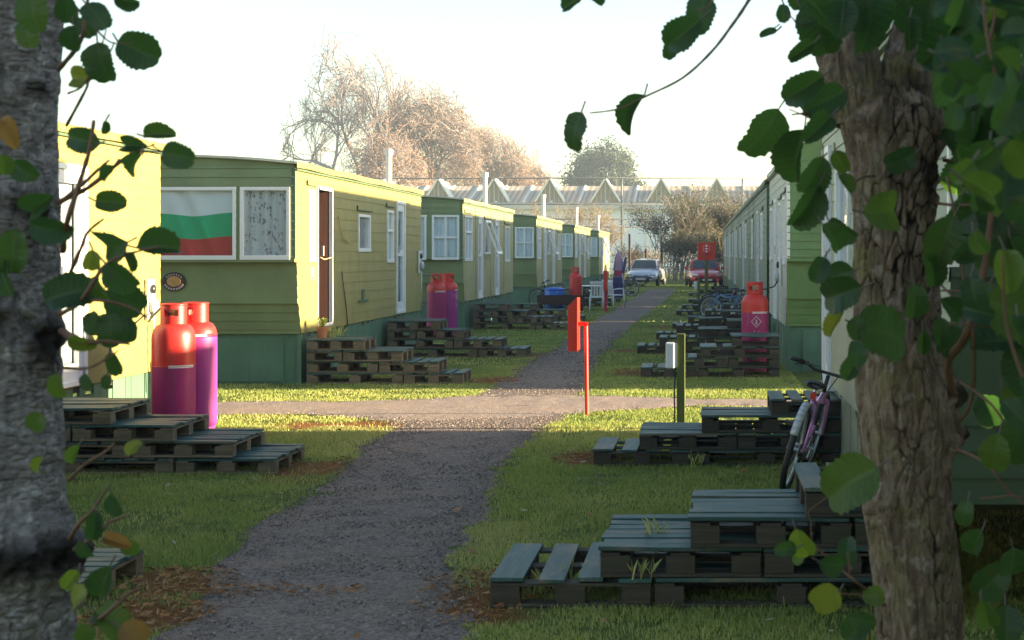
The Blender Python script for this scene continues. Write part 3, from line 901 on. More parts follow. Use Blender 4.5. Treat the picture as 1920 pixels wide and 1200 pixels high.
def disc(mb, cx, cy, cz, rx, rz, th, n=28):
    vs = [(cx + rx * math.cos(2 * math.pi * i / n), cy, cz + rz * math.sin(2 * math.pi * i / n)) for i in range(n)]
    vb = [(v[0], cy + th, v[2]) for v in vs]
    mb.add(vs + vb, [tuple(range(n))] + [(i, (i + 1) % n, n + (i + 1) % n, n + i) for i in range(n)])
disc(f, BX, BY - .022, BZ, .155, .125, .03)
bo = f.build('maker_badge', M['badge'], c1)
f = MB(); disc(f, BX, BY - .030, BZ + .005, .09, .07, .012)
f.build('badge_centre', M['bronze'], bo)
f = MB()
for i in range(9):
    t = R(205 + i * 16.5)
    f.obox((BX + .123 * math.cos(t), BY - .024, BZ + .096 * math.sin(t)), (-math.sin(t), 0, math.cos(t)), (0, 1, 0), (math.cos(t), 0, math.sin(t)), .010, .003, .012)
for i in range(7):
    t = R(40 + i * 16.5)
    f.obox((BX + .123 * math.cos(t), BY - .024, BZ + .096 * math.sin(t)), (-math.sin(t), 0, math.cos(t)), (0, 1, 0), (math.cos(t), 0, math.sin(t)), .007, .003, .009)
f.build('badge_lettering', M['labelpale'], bo)
f = MB(); f.box(LX + .001, LX + .012, 19.33, 19.47, 1.36, 1.52); no = f.build('door_notice', M['label'], c1)
f = MB()
for i in range(3): f.box(LX + .0125, LX + .0135, 19.35, 19.45, 1.49 - i * .045, 1.505 - i * .045)
f.box(LX + .0125, LX + .0135, 19.36, 19.44, 1.365, 1.395); f.build('red_print', M['red'], no)
f = MB(); f.box(LX - .01, LX + .025, 22.0, 22.6, .96, 1.0); f.box(LX + .0, LX + .02, 22.22, 22.38, 1.0, 1.16); f.build('wall_socket', M['trim_green'], c1)
f = MB(); f.tube([(LX + .02, 20.75, 2.25), (LX + .03, 20.95, 1.95), (LX + .03, 21.3, 1.87), (LX + .02, 21.5, 1.88)], .007, 6); f.build('loose_cable', M['rope'], c1, smooth=True)
f = MB(); f.tube([(LX + .02, 20.95, 1.45), (LX + .025, 21.15, 1.0), (LX + .025, 21.3, .62)], .008, 6); f.build('loose_cable', M['blackp'], c1, smooth=True)

# second to fifth on the left
side2 = [('window', 31.9, 32.9, 1.55, 2.57, dict(curtain='net', transom=2.2, mull=[32.4])), ('door', 33.75, 34.45, .66, 2.60, {}),
         ('window', 34.8, 35.7, 1.70, 2.50, dict(curtain='netgrey')), ('door', 36.5, 37.2, .66, 2.60, {}), ('window', 38.4, 39.3, 1.50, 2.45, dict(curtain='netgrey', mull=[38.8]))]
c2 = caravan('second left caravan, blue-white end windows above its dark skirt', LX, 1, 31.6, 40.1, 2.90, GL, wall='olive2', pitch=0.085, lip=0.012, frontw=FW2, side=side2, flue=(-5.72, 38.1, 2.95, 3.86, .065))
f = MB(); f.obox((LX + .16, 35.25, 2.15), (0, 1, 0), (1, 0, -.0), (-.35, 0, 1), .42, .012, .42)
# awning window sash propped open
f = MB()
for dz in (-.38, .38): f.obox((LX + .17 - dz * .36, 35.25, 2.12 + dz), (0, 1, 0), (1, 0, .36), (-.36, 0, 1), .42, .018, .03)
for dy in (-.40, .40): f.obox((LX + .17, 35.25 + dy, 2.12), (0, 1, 0), (1, 0, .36), (-.36, 0, 1), .03, .018, .38)
f.build('open_sash', M['white'], c2)
LAB = ['third left caravan, standing behind the lone red cylinder', 'fourth left caravan along the row, its windows catching the sun', 'last and farthest caravan of the left row']
for yy, lb in zip((45.6, 59.7, 73.7), LAB):
    c = copy_tree(c2); c['label'] = lb; c.location.y += yy - 31.6; c.location.x += random.uniform(-.06, .06)

# right-hand row; roof crowns raised for the shade they cast on the left walls
RX = 1.10
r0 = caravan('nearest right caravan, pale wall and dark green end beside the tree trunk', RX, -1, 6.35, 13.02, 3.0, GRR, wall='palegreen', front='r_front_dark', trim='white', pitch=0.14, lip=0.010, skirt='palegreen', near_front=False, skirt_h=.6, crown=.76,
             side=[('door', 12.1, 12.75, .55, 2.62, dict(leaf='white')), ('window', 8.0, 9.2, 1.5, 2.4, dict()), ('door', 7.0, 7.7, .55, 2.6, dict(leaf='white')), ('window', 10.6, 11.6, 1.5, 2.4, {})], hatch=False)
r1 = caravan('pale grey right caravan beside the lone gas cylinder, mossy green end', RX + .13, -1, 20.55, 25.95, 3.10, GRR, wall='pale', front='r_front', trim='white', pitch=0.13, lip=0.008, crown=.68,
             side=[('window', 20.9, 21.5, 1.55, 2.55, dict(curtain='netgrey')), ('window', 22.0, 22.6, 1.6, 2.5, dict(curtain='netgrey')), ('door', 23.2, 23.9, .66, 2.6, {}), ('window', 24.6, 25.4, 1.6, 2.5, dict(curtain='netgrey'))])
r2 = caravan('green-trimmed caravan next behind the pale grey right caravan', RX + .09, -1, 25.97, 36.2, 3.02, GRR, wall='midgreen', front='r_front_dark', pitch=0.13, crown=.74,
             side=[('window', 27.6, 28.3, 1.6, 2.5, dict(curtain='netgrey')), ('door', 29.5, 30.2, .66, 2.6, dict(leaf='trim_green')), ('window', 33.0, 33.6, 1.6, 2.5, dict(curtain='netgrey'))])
for yy, lb in zip((36.215, 46.46, 56.705, 66.95), ('third right caravan, seen edge on beyond the green-trimmed one', 'fourth right caravan, a thin sliver past the third', 'fifth right caravan of the row, nearly hidden by its neighbours', 'farthest right caravan of the row, near the red car')):
    c = copy_tree(r2); c['label'] = lb; c.location.y += yy - 25.97
# unseen caravan copies, added out of view to block the low sun
for (x, y, lb) in ((1.45 - RX, -3.75 - 6.35 + 1.6, 'unseen pale caravan added beside the camera to shade the near trees'),):
    c = copy_tree(r0); c['label'] = lb; c.location.x += x; c.location.y += y
for (dy, lb) in ((0, 'unseen next-row caravan added for shade, across from the nearest right one'), (12.9, 'unseen next-row caravan added for shade, across from the pale grey one'), (-13.6, 'unseen next-row caravan added for shade, farthest behind the camera'), (75.2, 'unseen next-row caravan added for shade, level with the parked cars'), (84.4, 'unseen next-row caravan added for shade, level with the autumn shrubs')):
    c = copy_tree(c0); c['label'] = lb; c['group'] = 'unseen next-row caravans added for shade'; c.location.x += 12.6 - LX + .5; c.location.z += .10; c.location.y += 13.9 - 15.3 + dy
# ------------------------------------------------------------------ pallets stacked as steps
BLOCK = {}
def pallet(label, x0, x1, y0, y1, z0, h, slat, group, detail=True, timber='timberdark', nb=None, jit=0.0, skip=(), name='pallet'):
    cx, cy = (x0 + x1) / 2, (y0 + y1) / 2
    L, D = x1 - x0, y1 - y0
    root = None
    t = .02
    deck = MB()
    def board(ax0, ax1, b0, b1, zt, along):
        """one board, a little warped and skewed"""
        k = len(deck.v); n = 4; s0, s1 = random.gauss(0, .004), random.gauss(0, .004); w0 = random.gauss(0, .004); z0_, z1_ = random.gauss(0, .003), random.gauss(0, .003); bow = random.gauss(0, .003)
        vs, fs = [], []
        for i in range(n + 1):
            q = i / n; a = ax0 + (ax1 - ax0) * q; sh = s0 + (s1 - s0) * q; dz = z0_ + (z1_ - z0_) * q + bow * math.sin(q * 3.14)
            for (bb, zz) in ((b0, zt - t), (b1, zt - t), (b1, zt + w0 * .4), (b0, zt)):
                vs.append((a, bb + sh, zz + dz) if along == 'x' else (bb + sh, a, zz + dz))
        for i in range(n):
            for j in range(4): fs.append((i * 4 + j, i * 4 + (j + 1) % 4, i * 4 + 4 + (j + 1) % 4, i * 4 + 4 + j))
        fs += [(3, 2, 1, 0), (n * 4, n * 4 + 1, n * 4 + 2, n * 4 + 3)]
        deck.add(vs, fs)
    if slat == 'x':
        n = nb or max(3, round(D / .125)); stepw = D / n
        for i in range(n):
            if i in skip: continue
            deck.rnd = random.random() ** 1.5; e = random.uniform(-.014, .014)
            a = y0 + stepw * i + .006 + random.uniform(0, .014)
            board(x0 + e, x1 + random.uniform(-.014, .014), a, y0 + stepw * (i + 1) - .006, z0 + h, 'x')
        dm = M['deck_x']
    else:
        n = nb or max(2, round(L / .13)); stepw = L / n
        for i in range(n):
            if i in skip: continue
            deck.rnd = random.random() ** 1.5; e = random.uniform(-.014, .014)
            gap = .006 if nb is None else stepw * .17
            a = x0 + stepw * i + (gap if i else 0) + random.uniform(-.004, .006)
            board(y0 + e, y1 + random.uniform(-.014, .014), a, x0 + stepw * (i + 1) - (gap if i < n - 1 else 0), z0 + h, 'y')
        dm = M['deck_y']
    mids = []
    for q in (0, .5, 1):
        mid = MB(); mids.append(mid)
        if slat == 'x':
            c = x0 + .05 + (L - .10) * q; mid.rnd = random.random(); mid.box(c - .048, c + .048, y0 + .003, y1 - .003, z0 + h - 2 * t + .001, z0 + h - t - .006)
        else:
            c = y0 + .05 + (D - .10) * q; mid.rnd = random.random(); mid.box(x0 + .003, x1 - .003, c - .048, c + .048, z0 + h - 2 * t + .001, z0 + h - t - .006)
    low = MB()
    for q in (0, .5, 1):
        c = y0 + .05 + (D - .10) * q; low.rnd = random.random(); low.box(x0 + .004, x1 - .004, c - .05, c + .05, z0 + .001, z0 + .018)
    nx = 3 if L > .75 else 2
    bw = .07 if L > .5 else .05
    blk = [(x0 + bw + .004 + (L - 2 * bw - .008) * i / (nx - 1), y0 + .052 + (D - .104) * q) for i in range(nx) for q in (0, .5, 1)]
    if detail:
        root = thing(name, label, 'pallet', (cx, cy, z0), group)
        if jit: root.rotation_euler = (0, 0, random.uniform(-jit, jit))
        d = deck.build('deck', dm, root, bevel=.003)
        for mid in mids: mid.build('cross_board', M[timber], root)
        low.build('base_boards', M[timber], root, bevel=.003)
        bh = h - 2 * t - .018
        key = (round(bh, 3), timber, round(bw, 2))
        for (bx_, by_) in blk:
            if key not in BLOCK:
                b = MB(); b.box(-bw, bw, -.048, .048, 0, bh)
                o = b.build('block', M[timber], root, world=False, bevel=.004); BLOCK[key] = o
            else:
                o = BLOCK[key].copy(); COL.objects.link(o); o.parent = root
            o.location = (bx_ - cx, by_ - cy, .0185)
    else:
        mb = MB(); mb.v = deck.v[:]; mb.f = deck.f[:]; mb.m = [0] * len(deck.f); mb.r = deck.r[:]
        for s in mids + [low]:
            mb.rnd = .5; n0 = len(mb.v); mb.v += s.v; mb.r += s.r
            mb.f += [tuple(i + n0 for i in q) for q in s.f]; mb.m += [1] * len(s.f)
        mb.cur = 1
        for (bx_, by_) in blk: mb.box(bx_ - bw, bx_ + bw, by_ - .048, by_ + .048, z0 + .0185, z0 + h - 2 * t)
        root = mb.build(name, [dm, M[timber]], None)
        for v in root.data.vertices: v.co -= Vector((cx, cy, z0))
        root.location = (cx, cy, z0)
        tag(root, label, 'pallet', group)
    return root

TIER = ['lowest', 'second', 'third', 'topmost']
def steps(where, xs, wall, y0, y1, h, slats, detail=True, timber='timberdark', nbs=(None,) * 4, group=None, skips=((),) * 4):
    """xs: outer edge of each tread; wall: x where they end; a hidden pallet carries each tread"""
    sgn = 1 if wall > xs[0] else -1
    gp = group or 'pallet steps ' + where
    for k, xa in enumerate(xs):
        dj = random.uniform(-.02, .02)
        end = xs[k + 1] + sgn * .12 if k + 1 < len(xs) else wall
        # tread pallet, then the pallet that carries the higher treads
        first = xa + sgn * max(abs(end - xa), min(.78, abs(wall - xa)))
        if abs(wall - first) < .35: first = wall
        a, b = sorted((xa, first))
        pallet('%s tread pallet of the steps %s' % (TIER[k] if k < len(xs) - 1 else 'topmost', where), a, b, y0 + dj, y1 + dj, h * k, h - .003, slats[k], gp, detail, timber, nbs[k], skip=skips[k])
        if first != wall:
            a, b = sorted((first + sgn * .012, wall))
            pallet('%s pallet under the upper treads of the steps %s' % (('bottom', 'second', 'third')[min(k, 2)], where), a, b, y0 + dj * .5, y1 + dj * .5, h * k, h - .003, 'y' if slats[k] == 'x' else 'x', gp, detail, timber)

steps('before the pink bicycle', [-1.02, -.49, -.055, .50], 1.10, 6.92, 7.78, .145, 'yxxy', nbs=(4, None, None, 4))
steps('beyond the pink bicycle', [-.87, -.50, .0, .56], 1.12, 11.55, 12.30, .135, 'yxxy', nbs=(4, None, None, 4))
steps('before the lone right cylinder', [-.84, -.42, -.02, .42], 1.08, 19.85, 20.62, .145, 'yyyx', nbs=(4, 4, 4, None))
steps('behind the lone right cylinder', [-1.10, -.72, -.05, .45], 1.10, 24.6, 25.4, .145, 'yyxx', nbs=(5, 5, None, None))
steps('fourth beyond the bicycle', [-.9, -.5, -.05, .42], 1.10, 28.6, 29.4, .145, 'yyxx', detail=False, nbs=(5, 5, None, None))
steps('fifth beyond the bicycle', [-.66, -.3, .08, .5], 1.10, 32.6, 33.4, .145, 'yxyx', detail=False, nbs=(5, None, 5, None))
steps('sixth beyond the bicycle', [-.7, -.2, .25], 1.10, 39.9, 40.7, .145, 'yxx', detail=False, nbs=(5, None, None))
steps('seventh beyond the bicycle', [-.6, -.25, .1, .45], 1.10, 44.2, 45.0, .15, 'yxyx', detail=False, nbs=(5, None, 5, None))
steps('past the bicycle heap', [-.45, 0, .35], 1.10, 50.0, 50.8, .145, 'yxx', detail=False)
steps('nearest the red car', [-.5, -.05, .4], 1.10, 58.0, 58.8, .145, 'yxx', detail=False)
steps('by the last left caravan', [-3.0, -3.5, -4.1], -5.15, 75.4, 76.2, .145, 'yxx', detail=False)
steps('before the two left cylinders', [-3.29, -3.62, -4.08, -4.56], -5.66, 11.12, 11.95, .128, 'xxxx', timber='timber')
steps('behind the pale trunk', [-2.97, -3.45, -3.9, -4.4], -5.20, 6.88, 7.70, .14, 'xxxx', timber='timber')
steps('below the open brown door', [-3.12, -3.45, -3.92, -4.42], -5.18, 18.88, 19.62, .148, 'yyxx', timber='timber', nbs=(5, 5, None, None))
steps("at the flag caravan's far end", [-2.90, -3.30, -3.92, -4.32], -5.18, 23.75, 24.55, .152, 'yyxx', timber='timber', nbs=(5, 5, None, None))
steps("before the open sash window", [-2.96, -3.4, -3.95, -4.4], -5.15, 32.6, 33.4, .145, 'yyxx', detail=False, timber='timber', nbs=(5, 5, None, None))
steps("beyond the open sash window", [-3.0, -3.5, -4.2], -5.15, 36.5, 37.3, .145, 'yxx', detail=False, timber='timber', nbs=(5, None, None))
steps('past the blue drum', [-3.0, -3.4, -3.9], -5.15, 46.6, 47.4, .145, 'yxx', detail=False)
steps("past the white garden chairs", [-2.9, -3.4, -3.9], -5.15, 51.2, 52.0, .145, 'yxx', detail=False)
steps('by the fourth left caravan', [-2.9, -3.5, -4.0], -5.15, 61.5, 62.3, .145, 'yxx', detail=False)
# board bits: grass tufts growing through the nearest lowest tread
def tuft(label, x, y, z, n, h, seed, name='grass_tuft', spread=.05):
    g = np.random.default_rng(seed); Vs = []; Rr = []
    for i in range(n):
        a = g.uniform(0, 6.28); px, py = x + g.normal(0, spread), y + g.normal(0, spread); hh = h * g.uniform(.5, 1.1); l = hh * g.uniform(.2, .7); b = g.uniform(0, 6.28); ww = .004
        dx, dy = math.cos(a) * ww, math.sin(a) * ww
        Vs.append([(px - dx, py - dy, z), (px + dx, py + dy, z), (px + math.cos(b) * l * .4 + dx * .7, py + math.sin(b) * l * .4 + dy * .7, z + hh * .65), (px + math.cos(b) * l, py + math.sin(b) * l, z + hh)])
    V = np.array(Vs).reshape(-1, 3); b = np.arange(n)[:, None] * 4
    Fs = np.concatenate([b + np.array([[0, 1, 2]]), b + np.array([[0, 2, 3]])])
    o = np_mesh(name, V, Fs, M['grass'], rnd=np.repeat(g.uniform(.35, .95, n), 4))
    return tag(o, label, 'grass tuft')
tuft('tall bright tuft growing between slats of the nearest lowest tread', -.62, 7.2, 0, 46, .165, 5)
tuft('small straw tuft between the first two slats of the nearest tread', -.80, 7.25, 0, 22, .13, 6, spread=.035)
tuft('weed sprouting on the second tread of the nearest steps', -.24, 7.35, .27, 16, .10, 7, spread=.04)
tuft('leafy weed inside the second tread of the nearest steps', -.30, 6.96, .14, 26, .10, 9, spread=.03)
tuft('small weed at the foot of the steps beyond the pink bicycle', -.02, 11.5, 0, 26, .12, 10, spread=.03)
tuft('bright weed on the topmost tread below the open brown door', -4.95, 19.35, .58, 26, .17, 12, spread=.06)

# ------------------------------------------------------------------ gas cylinders
def cylinder(label, x, y, rz, split=.72, sleeve='gaspurple', marks=True, group='red propane cylinders', r=.197, H=1.29, name='gas_cylinder', regulator=True):
    root = thing(name, label, 'gas cylinder', (x, y, 0), group)
    root.rotation_euler = (0, 0, rz)
    b = MB()
    sh = H - .17      # shoulder top
    prof = [(.001, .03), (r * .82, .03), (r * .97, .07), (r, .11), (r, split)]
    prof2 = [(r, split), (r, sh - .15), (r * .985, sh - .11), (r * .92, sh - .065), (r * .78, sh - .025), (r * .55, sh - .004), (r * .3, sh), (.001, sh)]
    mb = MB(); mb.lathe(prof2, (0, 0, 0), 40)
    bd = mb.build('body', M['gasred'], root, world=False, smooth=True)
    mb = MB(); mb.lathe(prof, (0, 0, 0), 40); mb.build('lower_sleeve', M[sleeve], root, world=False, smooth=True)
    mb = MB(); mb.lathe([(r * .86, 0), (r * .9, 0), (r * .9, .075), (r * .86, .075)], (0, 0, 0), 32); mb.build('foot_ring', M[sleeve], root, world=False, smooth=False)
    mb = MB(); mb.lathe([(r * 1.006, split - .012), (r * 1.006, split + .012)], (0, 0, 0), 40, a0=R(-95), a1=R(-20)); mb.build('seam_label', M['label'], root, world=False, smooth=True)
    mb = MB(); mb.torus((0, 0, split), r - .001, .004, 'z', 40, 6); mb.build('weld_seam', M['gasred'], root, world=False, smooth=True)
    # shroud with two slots
    mb = MB(); cr = r * .60; z0, z1 = sh - .02, H
    n = 48
    for i in range(n):
        a, c = 2 * math.pi * i / n, 2 * math.pi * (i + 1) / n
        deg = (i + .5) * 360 / n
        slot = (235 < deg < 300) or (55 < deg < 120)
        segs = [(z0, z1)] if not slot else [(z0, z0 + .085), (z1 - .04, z1)]
        for za, zb in segs:
            for rr in (cr, cr - .012):
                mb.quad((rr * math.cos(a), rr * math.sin(a), za), (rr * math.cos(c), rr * math.sin(c), za), (rr * math.cos(c), rr * math.sin(c), zb), (rr * math.cos(a), rr * math.sin(a), zb))
            for zz in (za, zb):
                mb.quad((cr * math.cos(a), cr * math.sin(a), zz), (cr * math.cos(c), cr * math.sin(c), zz), ((cr - .012) * math.cos(c), (cr - .012) * math.sin(c), zz), ((cr - .012) * math.cos(a), (cr - .012) * math.sin(a), zz))
    mb.torus((0, 0, H), cr - .006, .011, 'z', 40, 8)
    mb.build('shroud', M['gasred'], root, world=False, smooth=True)
    mb = MB(); mb.lathe([(.028, sh - .01), (.028, sh + .04), (.016, sh + .045), (.016, sh + .09), (.035, sh + .09), (.035, sh + .11), (.001, sh + .115)], (0, 0, 0), 16)
    mb.tube([(0, 0, sh + .06), (.0, -.06, sh + .06)], .016, 10)
    mb.build('valve', M['brass'], root, world=False, smooth=False)
    if marks:
        def on(a, z, e=.0025):
            rr = r + e; return (rr * math.cos(a), rr * math.sin(a), z)
        mb = MB(); c0, cz = R(-78), split - .13
        dia = [(0, .085), (.40, 0), (0, -.085), (-.40, 0)]
        for i in range(4):
            (a0, z0_), (a1, z1_) = dia[i], dia[(i + 1) % 4]
            k = 4
            for j in range(k):
                t0, t1 = j / k, (j + 1) / k
                p = [(a0 + (a1 - a0) * t, z0_ + (z1_ - z0_) * t) for t in (t0, t1)]
                mb.quad(on(c0 + p[0][0], cz + p[0][1]), on(c0 + p[1][0], cz + p[1][1]), on(c0 + p[1][0] * .82, cz + p[1][1] * .82), on(c0 + p[0][0] * .82, cz + p[0][1] * .82))
        for (a, z, ww, hh) in ((0, -.012, .07, .02), (-.02, .012, .04, .022), (.03, .02, .03, .012), (0, -.034, .11, .005)):
            mb.quad(on(c0 + a - ww, cz + z - hh), on(c0 + a + ww, cz + z - hh), on(c0 + a + ww * .5, cz + z + hh), on(c0 + a - ww * .5, cz + z + hh))
        for i in range(5):
            mb.quad(on(R(-165), cz + .10 - i * .035, .002), on(R(-116 + (i * 7 % 5)), cz + .10 - i * .035, .002), on(R(-116 + (i * 7 % 5)), cz + .118 - i * .035, .002), on(R(-165), cz + .118 - i * .035, .002))
        for i, (wd) in enumerate((.20, .26, .16)):
            mb.quad(on(c0 - wd, cz - .145 - i * .03), on(c0 + wd, cz - .145 - i * .03), on(c0 + wd, cz - .132 - i * .03), on(c0 - wd, cz - .132 - i * .03))
        mb.build('printed_label', M['labelpale'], root, world=False)
    return root
def hose(label, pts):
    mb = MB(); mb.tube(pts, .011, 8); return tag(mb.build('gas_hose', M['black'], None, smooth=True), label, 'hose')
def regulator(label, x, y, z, sx):
    root = thing('gas_regulator', label, 'regulator', (x, y, z), 'gas regulators on the caravan corners')
    mb = MB(); mb.box(0, sx * .03, -.10, .10, -.20, .22); mb.build('back_plate', M['plasticw'], root, world=False, bevel=.006)
    mb = MB(); mb.lathe([(.001, .03), (.07, .03), (.085, .045), (.085, .075), (.05, .095), (.001, .10)], (0, 0, -.06), 20, 'x')
    if sx < 0: mb.v = [(-a, b, c) for a, b, c in mb.v]
    mb.build('diaphragm_housing', M['grey'], root, world=False, smooth=True)
    mb = MB(); mb.lathe([(.001, .03), (.045, .03), (.05, .06), (.001, .07)], (0, 0, .12), 16, 'x')
    if sx < 0: mb.v = [(-a, b, c) for a, b, c in mb.v]
    mb.build('changeover_knob', M['blackp'], root, world=False, smooth=True)
    mb = MB(); mb.tube([(sx * .05, 0, -.12), (sx * .05, 0, -.5), (sx * .04, .02, -.95)], .012, 8); mb.build('riser_pipe', M['zinc'], root, world=False, smooth=True)
    return root
cylinder('front left gas cylinder, its red top over a crimson lower half', -4.94, 13.48, R(12), .66, 'gaspurple', marks=False, H=1.23)
cylinder('rear left gas cylinder with a violet body under its red shoulder', -4.86, 13.84, R(-20), .93, 'gasviolet', marks=False, H=1.23)
cylinder('crimson gas cylinder in the gap after the flag caravan, the nearer one', -5.52, 30.0, R(8), .93, 'gaspurple', marks=False)
cylinder('violet-edged gas cylinder behind the crimson one after the flag caravan', -5.36, 30.5, R(60), .95, 'gasviolet')
cylinder('lone red gas cylinder with a white diamond mark by the right steps', .78, 20.95, R(-8), .86, 'gaspurple')
cylinder('small far red gas cylinder next to the white garden table', -3.88, 44.4, R(8), .4, 'gasred', marks=True)
regulator('white gas regulator above the two red left cylinders', LX - .488, 14.95, 1.22, 1)
regulator('gas regulator at the far corner of the flag caravan', LX + .012, 26.7, 1.55, 1)
regulator('gas regulator beside the lone right cylinder', RX + .108, 21.9, 1.42, -1)
hose('black hose from the front left cylinder to its regulator', [(-4.95, 13.41, 1.14), (-5.04, 13.43, 1.20), (-5.3, 13.9, 1.10), (-5.6, 14.6, 1.02), (-5.69, 14.93, 1.1)])
hose('black hose from the lone right cylinder to its regulator', [(.78, 20.9, 1.18), (.95, 21.2, 1.19), (1.1, 21.7, 1.22), (1.16, 21.9, 1.3)])
hose('black hose from the crimson cylinder after the flag caravan', [(-5.52, 29.9, 1.18), (-5.4, 28.8, 1.28), (-5.25, 27.0, 1.32), (-5.19, 26.72, 1.48)])

# ------------------------------------------------------------------ fire point signs and service posts
def fire_sign_near():
    root = thing('fire_point_sign', 'bright red sign on a bent red pole beside the gravel path', 'sign', (-1.21, 15.25, 0), 'red fire point signs')
    x, y = -1.21, 15.25
    p = MB(); s = .022
    p.tube([(x, y, -.05), (x - .012, y, .96)], .021, 12)
    p.box(x - .11, x + .009, y - .02, y + .02, .945, .985)
    p.build('pole', M['red'], root, smooth=False)
    b = MB()     # folded plate seen almost edge on: tall face turned to the left
    xa, ya, xb, yb = x - .185, y - .20, x - .098, y + .14
    for (e, o) in ((0, 0),):
        A = [(xa, ya, .685), (xb, ya + .005, .685), (xb, ya + .005, 1.245), (xa, ya, 1.155)]
        Bk = [(xa + .01, yb, .685), (xb + .01, yb, .685), (xb + .01, yb, 1.245), (xa + .01, yb, 1.155)]
        b.add(A + Bk, [(0, 1, 2, 3), (7, 6, 5, 4), (0, 4, 5, 1), (1, 5, 6, 2), (2, 6, 7, 3), (3, 7, 4, 0)])
    b.build('sign_box', M['red'], root, bevel=.004)
    b = MB(); b.box(xb + .0005, xb + .012, ya - .006, ya + .02, .68, 1.25); b.build('edge_strip', M['red'], root)
fire_sign_near()
def fire_sign_far(label, x, y, z0, z1, facing, post, w=.5):
    root = thing('fire_point_sign', label, 'sign', (x, y, 0), 'red fire point signs')
    p = MB(); p.box(x - .05, x + .05, y + .02, y + .12, -.05, z1 - .1); p.build('post', M[post], root, bevel=.005)
    b = MB()
    if facing: b.box(x - w / 2, x + w / 2, y - .02, y + .019, z0, z1)
    else: b.box(x - .055, x + .055, y - .25, y + .019, z0, z1)
    b.build('sign_board', M['red'], root, bevel=.008)
    if facing:
        g = MB()
        for i in range(3):
            disc(g, x, y - .024, z1 - .10 - i * .085, .035, .03, .003, 14)
            g.box(x - .09, x - .075, y - .0235, y - .021, z1 - .13 - i * .06, z1 - .10 - i * .06)
            g.box(x + .075, x + .09, y - .0235, y - .021, z1 - .13 - i * .06, z1 - .10 - i * .06)
        g.build('pictograms', M['label'], root)
        g = MB(); g.box(x - .055, x + .055, y - .05, y - .0205, z1 - .37, z1 - .28); g.build('bell_housing', M['crimson'], root, bevel=.01)
fire_sign_far('red square sign with white pictograms on a green post', .15, 42.0, 1.54, 2.05, True, 'post')
fire_sign_far('thin red sign seen edge on, before the white garden table', -2.82, 42.5, .62, 1.22, False, 'crimson')
def service_post(label, x, y, h=.93):
    root = thing('service_post', label, 'post', (x, y, 0), 'green service posts')
    p = MB(); p.box(x - .038, x + .042, y - .04, y + .04, -.05, h); p.build('post', M['post'], root, bevel=.005)
    b = MB(); b.box(x - .145, x - .060, y - .06, y + .06, h - .335, h - .085); bo = b.build('socket_box', M['plasticw'], root, bevel=.012)
    b = MB(); b.box(x - .060, x - .039, y - .05, y + .05, h - .325, h - .095); b.build('mounting_plate', M['grey'], bo)
    b = MB(); b.tube([(x - .055, y - .03, h - .33), (x - .062, y - .03, .3), (x - .055, y - .02, -.02)], .008, 6); b.build('cable', M['black'], root, smooth=True)
service_post('green service post with a white socket box in the sunlit grass', -.20, 14.0)
service_post('far green service post with a white box below the red square sign', -.08, 45.0, .95)

